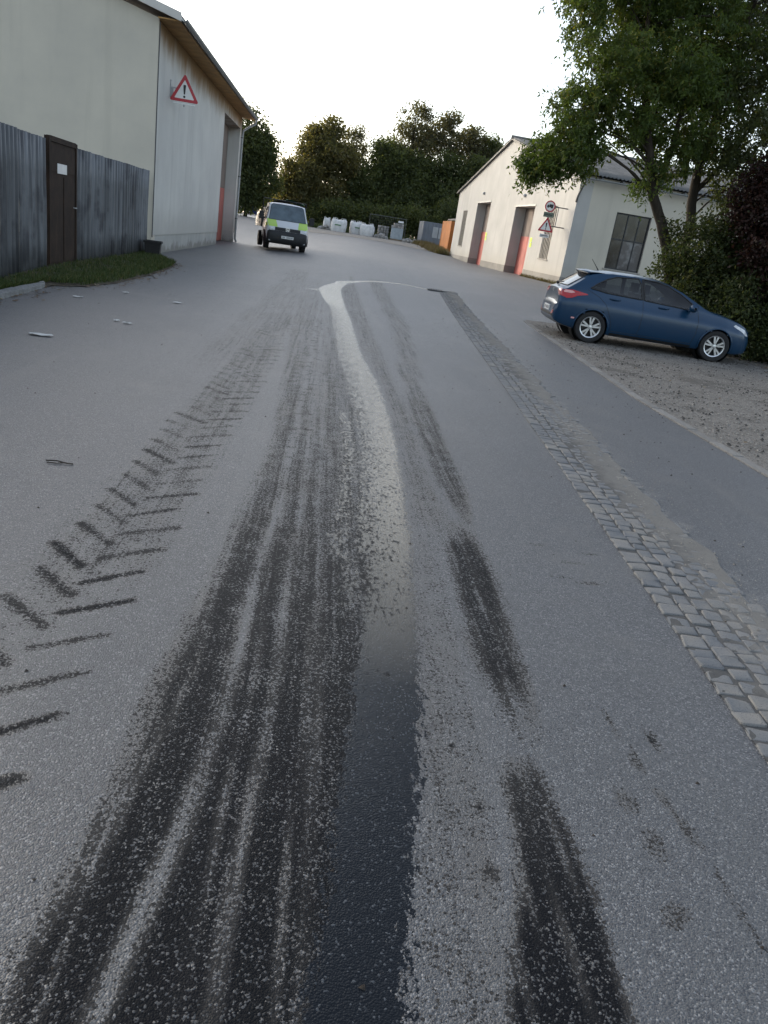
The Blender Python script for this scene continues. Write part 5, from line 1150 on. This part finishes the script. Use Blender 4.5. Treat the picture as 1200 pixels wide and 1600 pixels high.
# ================================================================ storage yard at the far end
simple('bag_white', (.58, .58, .57), .8, 0, .14, 5, .3); simple('rubble', (.26, .25, .235), .95, 0, .3, 6, .5, randv=.3); simple('pallet_wood', (.22, .165, .11), .9, 0, .25, 6, .2)
simple('wrap_blue', (.30, .345, .37), .5, 0, .15, 4, .2); simple('container_grey', (.145, .165, .19), .6, .1, .15, 2); simple('container_pale', (.38, .40, .41), .6, 0, .15, 2); simple('container_orange', (.40, .14, .03), .6, .05, .2, 2)
simple('wire', (.11, .115, .11), .6, .3, .15, 4); simple('shed_roof', (.20, .18, .16), .8, 0, .2, 3); simple('bin_blue', (.02, .035, .13), .5, 0, .2, 3); simple('bag_print', (.10, .20, .10), .8, 0, .2, 5)
def big_bag(x, y, w, h, seed, lab, print_=True):
    z = Z(x, y); rr_ = random.Random(seed); o = empty('big_bag', (x, y, z), rr_.uniform(-.25, .25), lab, 'bag', 'white bulk bags in the storage yard')
    g = []
    for j, v in enumerate(np.linspace(0, 1, 11)):
        bul = 1+.10*math.sin(math.pi*v)-.10*(v > .93)
        ring = []
        for a in np.linspace(0, 2*math.pi, 33):
            c, s_ = math.cos(a), math.sin(a); q = (abs(c)**4.2+abs(s_)**4.2)**(-1/4.2)
            ring.append((w/2*bul*q*c*(1+.03*math.sin(5*a+seed+4*v)), w/2*bul*q*s_, h*v*(1+.07*math.sin(2*a+seed)*v)+.02))
        g.append(ring)
    g.append([(p[0]*.5, p[1]*.5, h*1.02+.04*math.sin(i)) for i, p in enumerate(g[-1])]); g.append([(0, 0, h*1.0)]*33)
    MB().grid(np.array(g)).build('sack', M['bag_white'], o, True)
    for sx in (-1, 1):
        for sy in (-1, 1): MB().tube([(sx*w*.42, sy*w*.42, h*.9), (sx*w*.40, sy*w*.36, h+.16), (sx*w*.22, sy*w*.40, h+.13), (sx*w*.2, sy*w*.45, h*.9)], .022, 5).build('lifting_loop', M['bag_white'], o)
    if print_: b = MB(); b.box(-.2*w, .25*w, -w*.575, -w*.565, h*.52, h*.62); b.build('printed_stripe', M['bag_print'], o)
big_bag(.42, 73, 1.25, 1.0, 1, 'leftmost full white bulk bag behind the van')
big_bag(1.95, 73.3, .95, 1.02, 2, 'middle narrower white bulk bag between two wider ones')
big_bag(3.0, 72.8, 1.2, .95, 3, 'right-hand white bulk bag next to the rubble', False)
def rubble(name, x, y, n, rx, ry, h, lab, cat, m='rubble', s=.22):
    z = Z(x, y); o = empty(name, (x, y, z), 0, lab, cat)
    for k in range(n):
        b = bmesh.new(); bmesh.ops.create_icosphere(b, subdivisions=1, radius=1); rr_ = random.Random(k*7+int(x*10))
        u, v = rr_.uniform(-1, 1), rr_.uniform(-1, 1); sz = s*rr_.uniform(.55, 1.25); hh = h*max(0, 1-math.hypot(u, v)*.85)
        for q in b.verts: q.co = Vector((q.co.x*sz*rr_.uniform(.7, 1.2)+u*rx, q.co.y*sz*rr_.uniform(.7, 1.2)+v*ry, q.co.z*sz*.7*rr_.uniform(.8, 1.2)+hh*rr_.uniform(.3, 1)+sz*.25))
        me = bpy.data.meshes.new('stone'); b.to_mesh(me); b.free(); link('stone', me, M[m], o)
    return o
rubble('rubble_heap', -.75, 73.2, 22, .65, .4, .35, 'low heap of broken grey stones left of the bulk bags', 'stones')
rubble('rubble_heap', 4.35, 72.2, 26, .6, .45, .35, 'heap of pale and pinkish stone blocks between bags and pallets', 'stones', 'rubble', .24)
rubble('rubble_heap', 7.2, 71.5, 30, 1.0, .5, .35, 'flat heap of grey stones right of the wrapped pallet', 'stones')
big_bag(-.7, 74.2, .6, .95, 5, 'small white sack standing behind the leftmost stone heap', False)
def pallet_stack(x, y, w, dpt, layers, lab, m, wrap=None, gap=.28):
    z = Z(x, y); o = empty('pallet_stack', (x, y, z), random.uniform(-.1, .1), lab, 'pallet')
    for k in range(3): b = MB(); b.box(-w/2, w/2, -dpt/2+k*dpt/2-.05*k, -dpt/2+k*dpt/2-.05*k+.1, 0, .10); b.build('bearer', M['pallet_wood'], o)
    for k in range(5): b = MB(); yy_ = -dpt/2+k*(dpt-.1)/4; b.box(-w/2, w/2, yy_, yy_+.1, .102, .125); b.build('deck_board', M['pallet_wood'], o)
    if wrap: b = MB(); b.box(-w/2+.03, w/2-.03, -dpt/2+.03, dpt/2-.03, .13, .13+wrap); b.build('wrapped_load', M['wrap_blue'], o, bevel=.05)
    z0 = .14+(wrap or 0)
    for l in range(layers):
        n = 4
        for k in range(n):
            x0 = -w/2+k*w/n; b = MB(); b.box(x0+.01, x0+w/n-.01-random.uniform(0, .04), -dpt/2+random.uniform(0, .08), dpt/2-random.uniform(0, .08), z0+l*.20, z0+l*.20+.185); b.build('block', M[m], o, bevel=.015)
    return o
pallet_stack(5.7, 72.4, 1.15, .9, 1, 'pallet with a blue grey wrapped load and stone blocks on top', 'rubble', .95)
pallet_stack(4.55, 74.2, 1.0, .9, 5, 'tall pallet of pale stone blocks behind the rubble heap', 'rubble')
pallet_stack(6.0, 75.2, .9, .9, 7, 'highest stack of grey blocks under the wire fence top', 'rubble')
wf_ = empty('wire_fence_panel', (5.0, 76.2, Z(5, 76.2)), 0, 'mobile wire fence panel standing behind the stone pallets', 'fence')
b = MB(); b.tube([(-1.75,0,.05),(-1.75,0,2.0),(1.75,0,2.0),(1.75,0,.05)], .03, 6); b.tube([(-1.75,0,.2),(1.75,0,.2)], .025, 6); b.build('tube_frame', M['wire'], wf_)
b = MB()
for k in range(18): b.tube([(-1.66+k*.195,0,.2),(-1.66+k*.195,0,2.0)], .006, 4)
for k in range(7): b.tube([(-1.75,.01,.4+k*.24),(1.75,.01,.4+k*.24)], .006, 4)
b.build('mesh_wires', M['wire'], wf_)
b = MB(); b.box(1.0, 1.5, -.03, -.01, 1.62, 1.78); b.build('white_tag', M['sign_white'], wf_)
for sx in (-1.75, 1.75): b = MB(); b.box(sx-.12, sx+.12, -.35, .35, -.02, .10); b.build('concrete_foot', M['rubble'], wf_)
def container(x, y, L, W_, H_, rz, m, lab, ribs, axis_len):
    o = empty('container', (x, y, Z(x, y)), rz, lab, 'container')
    g = []; n = ribs*4
    pts = []
    for k in range(n+1): 
        u = -L/2+L*k/n; d_ = .035 if (k % 4) in (1, 2) else 0; pts.append((u, d_))
    for sy in (-1, 1):
        b = MB(); b.grid(np.array([[(u, sy*(W_/2-d_), z) for u, d_ in pts] for z in (.12, H_-.12)])); b.build('side_panel', m, o, False, False)
    for sx in (-1, 1): b = MB(); b.box(*sorted((sx*(L/2-.06), sx*(L/2-.02))), -W_/2+.05, W_/2-.05, .12, H_-.12); b.build('end_panel', m, o)
    b = MB(); b.box(-L/2, L/2, -W_/2, W_/2, H_-.12, H_); b.build('top_frame', m, o, bevel=.02)
    b = MB(); b.box(-L/2, L/2, -W_/2, W_/2, 0, .12); b.build('bottom_frame', m, o, bevel=.02)
    for sx in (-1, 1):
        for sy in (-1, 1): b = MB(); b.box(*sorted((sx*(L/2-.09), sx*(L/2+.005))), *sorted((sy*(W_/2-.09), sy*(W_/2+.005))), .121, H_-.121); b.build('corner_post', m, o)
    return o
gc = container(9.15, 71.6, 2.9, 2.2, 2.0, R(4), M['container_grey'], 'grey blue steel skip container left of the orange one', 9, 'x')
for k in range(3): b = MB(); b.box(-.55+k*.55, -.08+k*.55, -1.125, -1.11, .75, 1.65); b.build('pale_panel', M['container_pale'], gc)
b = MB(); b.box(-.2, 1.2, -1.6, -1.15, .0, .10); b.build('white_ramp', M['sign_white'], gc)
oc = container(9.55, 63.2, 1.5, 3.6, 2.25, R(3), M['container_orange'], 'rusty orange steel container tucked against the workshop corner', 7, 'y')
for k in range(5): b = MB(); b.box(-.72, .72, -1.865+.0, -1.80, .25+k*.42, .33+k*.42); b.build('cross_rib', M['container_orange'], oc)
for k in range(4): b = MB(); b.box(-.66+k*.40, -.58+k*.40, -1.88, -1.866, .12, 2.13); b.build('upright_rib', M['container_orange'], oc)
sh_ = empty('lean_to', (11.3, 66.0, Z(11.3, 66)), R(3), 'small lean-to roof behind the orange container', 'shed')
b = MB(); b.prism([(-1.7,2.35),(1.2,3.0),(1.2,3.1),(-1.7,2.45)], 'y', -1.5, 2.0); b.build('roof', M['shed_roof'], sh_)
for x0 in (-1.5, 1.0):
    for y0 in (-1.3, 1.8): b = MB(); b.box(x0-.06, x0+.06, y0-.06, y0+.06, 0, 2.38 if x0 < 0 else 2.94); b.build('post', M['pallet_wood'], sh_)
def wsamp(n):
    y = rng.uniform(57, 70, n); x = 8.0+.06*(y-57)+rng.normal(0, .35, n)-.08*(y-57); return np.stack([x, y, gz(x, y)+.01], -1)
V, F, hue = blades(5200, wsamp, .38, .035, .7); o = link('dry_weeds', fast_mesh('dry_weeds', V, F, {'hue': hue}), M['dry_weed']); tag(o, 'dry brown weeds growing along the far end of the workshop', 'weeds', kind='stuff')
def wsamp2(n):
    x = rng.uniform(-3.4, 8, n); y = 76.6+rng.normal(0, .5, n); return np.stack([x, y, gz(x, y)+.01], -1)
V, F, hue = blades(3500, wsamp2, .45, .04, .7); o = link('tall_weeds', fast_mesh('tall_weeds', V, F, {'hue': hue}), M['blade']); tag(o, 'tall green weeds at the edge of the wood behind the bags', 'weeds', kind='stuff')
def wsamp3(n):
    s_ = rng.uniform(-.3, 5.4, n); o_ = .06+np.abs(rng.normal(0, .06, n)); c, s2 = math.cos(rbA), math.sin(rbA); x = 10.1+s_*c-o_*s2; y = 34+s_*s2+o_*c; return np.stack([x, y, gz(x, y)], -1)
V, F, hue = blades(700, wsamp3, .16, .02, .7); o = link('wall_weeds', fast_mesh('wall_weeds', V, F, {'hue': hue}), M['dry_weed']); tag(o, 'thin weeds at the foot of the workshop plinth', 'weeds', kind='stuff')

# far end of the road: parked car, road sign, blue bin
fc = empty('parked_car', (-12.4, 110, Z(-12, 110)), R(-78), 'tiny silver car parked far off beyond the left hall', 'car')
zt = arr((0,.6),(.1,.95),(.5,1.35),(1.0,1.43),(2.2,1.40),(3.0,.98),(3.9,.85),(4.1,.5)); zb = arr((0,.3),(4.1,.3)); w_ = arr((0,.6),(.3,.8),(3.6,.82),(4.1,.6)); zs = arr((0,.9),(4.1,.8)); wr = arr((0,.55),(4.1,.6))
shf = Shell(zt, zb, w_, zs, wr, np.linspace(0, 4.1, 30)); V, F = shf.mesh(); bf = bvh_of(V, F); b = MB(); b.v = V; b.f = F; b.build('body', simple('far_silver', (.35, .36, .37), .35, .3), fc, True)
for vw in 'LR': patch(bf, vw, [(.6,.98),(.9,1.28),(2.1,1.28),(2.7,.98)], .01, 6, 8).build('side_window', M['window_glass'], fc, True, False)
patch(bf, 'T', [(2.3,-.5),(2.95,-.6),(2.95,.6),(2.3,.5)], .01, 6, 6).build('windscreen', M['window_glass'], fc, True, False)
for x0 in (.75, 3.25):
    for s_ in (-1, 1): wheel(fc, x0, s_*.70, .3, .2, s_, 'steel')
fs = empty('road_sign', (-10.6, 95, Z(-10.6, 95)), 0, 'grey back of a triangular road sign by the far road', 'sign')
b = MB(); b.tube([(0,.03,0),(0,.03,2.2)], .035, 8); b.build('post', M['sign_back'], fs)
b = MB(); b.prism(rounded_tri(.55, .06), 'y', 0, .02); t_ = b.build('panel', M['sign_back'], fs); t_.location = (0, 0, 1.75)
bb_ = empty('blue_bin', (-10.9, 109, Z(-10.9, 109)), 0, 'dark blue wheeled bin by the far parked car', 'bin')
b = MB(); b.prism([(-.45,.1),(.45,.1),(.55,1.15),(-.55,1.15)], 'y', -.4, .4); b.build('tub', M['bin_blue'], bb_); b = MB(); b.prism([(-.6,1.16),(.6,1.16),(.45,1.36),(-.45,1.36)], 'y', -.45, .45); b.build('lid', M['bin_blue'], bb_)
for s_ in (-.35, .35): b = MB(); b.lathe([(0,-.04),(.1,-.04),(.1,.04),(0,.04)], (s_, -.3, .1), 12, 'x'); b.build('wheel', M['rubber'], bb_)

# ================================================================ litter
simple('paper', (.52, .52, .50), .85, 0, .1, 20); simple('twig', (.035, .027, .02), .9, 0, .2, 20)
def scrap(x, y, w, l, rz, lab, seed):
    rr_ = random.Random(seed); g = []
    for u in np.linspace(-1, 1, 8):
        g.append([(w/2*u*(1+.12*math.sin(3*v+seed)), l/2*v*(1+.15*math.sin(2.3*u+seed*2)), .008+.012*abs(math.sin(2.1*u+1.3*v+seed))+.01*rr_.random()) for v in np.linspace(-1, 1, 7)])
    o = MB().grid(np.array(g)).build('paper_scrap', M['paper'], None, False, False); o.location = (x, y, Z(x, y)); o.rotation_euler = (0, 0, rz); md = o.modifiers.new('t', 'SOLIDIFY'); md.thickness = .002; o.scale = (.85, .85, .8)
    tag(o, lab, 'litter', 'paper scraps on the asphalt')
scrap(-2.78, 7.85, .25, .10, .1, 'largest crumpled white paper lying alone on the left asphalt', 1)
scrap(-2.46, 9.45, .07, .07, .6, 'small pale scrap left of a thin dark one on the left asphalt', 2)
scrap(-2.31, 9.36, .13, .06, -.2, 'thin grey scrap beside a smaller one on the left asphalt', 3)
scrap(-2.24, 12.05, .14, .10, .4, 'pale crumpled scrap nearest the van on the left asphalt', 4)
scrap(-3.42, 11.1, .15, .08, .3, 'flat pale scrap by the end of the kerb', 5)
scrap(-3.1, 12.4, .10, .07, .9, 'small whitish scrap off the edge of the grass', 6)
tw = empty('twig', (-1.36, 4.10, Z(-1.36, 4.1)), R(-8), 'short forked dark twig lying on the bare left asphalt', 'twig')
b = MB(); b.tube([(-.075,0,.006),(-.02,.006,.012),(.05,.0,.008),(.075,.012,.006)], .004, 5); b.build('stem', M['twig'], tw); b = MB(); b.tube([(.03,.001,.009),(.0,-.022,.008),(-.055,-.03,.006)], .003, 5); b.build('side_twig', M['twig'], tw)
def leafsheet(name, pts, sz, m, lab):
    n = len(pts); a = rng.uniform(0, 2*np.pi, n); s_ = sz*rng.uniform(.5, 1.4, n); ca, sa = np.cos(a)*s_, np.sin(a)*s_
    tl = rng.uniform(.0, .6, (n, 4))*s_[:, None]*.8
    V = np.stack([pts+np.stack([ca, sa, tl[:, 0]], -1), pts+np.stack([-sa*.5, ca*.5, tl[:, 1]], -1), pts+np.stack([-ca, -sa, tl[:, 2]], -1), pts+np.stack([sa*.5, -ca*.5, tl[:, 3]], -1)], 1)
    o = link(name, fast_mesh(name, V.reshape(-1, 3), np.arange(n*4).reshape(n, 4), {'hue': np.repeat(rng.uniform(0, 1, n), 4)}), M[m]); tag(o, lab, 'leaves', kind='stuff')
n = 420; y = rng.uniform(8, 21.5, n); x = vr(y)+np.abs(rng.normal(0, .16, n))-.05; leafsheet('fallen_leaves', np.stack([x, y, gz(x, y)+.006], -1), .034, 'fallen_leaf', 'fallen leaves gathered along the edge of the grass')
n = 340; x = rng.uniform(4.2, 10.5, n); y = rng.uniform(5, 17.5, n); leafsheet('leaf_litter', np.stack([x, y, gz(x, y)+.034], -1), .024, 'fallen_leaf', 'scattered dead leaves on the gravel strip')
n = 360; x = rng.uniform(8.6, 11, n); y = rng.uniform(13, 18, n); leafsheet('bush_litter', np.stack([x, y, gz(x, y)+.036], -1), .04, 'fallen_leaf', 'dead leaves under the bushes at the right')
# crumbs of grit and dark clods on the road
def crumbs(name, x, y, sz, m, lab, lift=.0):
    n = len(x); V = np.array([(1,0,0),(-.5,.87,0),(-.5,-.87,0),(0,0,1.0)]); s_ = sz*rng.uniform(.4, 1.5, n)
    P = np.stack([x, y, gz(x, y)+lift-.001], -1); a = rng.uniform(0, 6.28, n); ca, sa = np.cos(a), np.sin(a)
    W_ = np.stack([(V[None,:,0]*ca[:,None]-V[None,:,1]*sa[:,None])*s_[:,None], (V[None,:,0]*sa[:,None]+V[None,:,1]*ca[:,None])*s_[:,None]*.8, V[None,:,2]*s_[:,None]*rng.uniform(.5,1.1,n)[:,None]], -1)+P[:,None,:]
    b_ = np.arange(n)[:,None]*4; F = np.concatenate([b_+np.array([0,1,3]), b_+np.array([1,2,3]), b_+np.array([2,0,3])])
    o = link(name, fast_mesh(name, W_.reshape(-1,3), F), M[m]); tag(o, lab, 'grit', kind='stuff')
n = 420; x = rng.uniform(1.9, 4.2, n); y = 2+14*rng.uniform(0, 1, n)**1.4; crumbs('dark_crumbs', x, y, .010, 'twig', 'dark crumbs of soil scattered on the right lane')
n = 260; x = rng.uniform(-4, 1.8, n); y = 1+22*rng.uniform(0, 1, n)**1.5; crumbs('soil_crumbs', x, y, .008, 'twig', 'dark crumbs of soil scattered on the left lane')
simple('grit_stone', (.24, .225, .20), .9, 0, .35, 30, .2); simple('grit_dark', (.05, .046, .042), .9, 0, .35, 30, .2)
n = 9000; y = 4.5+13*rng.uniform(0, 1, n)**1.25; x = el(y)+.08+5.5*rng.uniform(0, 1, n); crumbs('loose_gravel', x, y, .014, 'grit_stone', 'loose pale gravel stones on the parking strip', .020)
n = 2600; y = 4.5+13*rng.uniform(0, 1, n)**1.25; x = el(y)+.08+5.5*rng.uniform(0, 1, n); crumbs('dark_gravel', x, y, .018, 'grit_dark', 'dark bits of bark and soil on the parking strip', .020)
n = 1500; y = 1.2+14*rng.uniform(0, 1, n)**1.5; x = gl(y)+.35+np.abs(rng.normal(0, .3, n)); crumbs('gutter_grit', x, y, .006, 'grit_stone', 'fine pale grit washed along the cobbled gutter', .012)
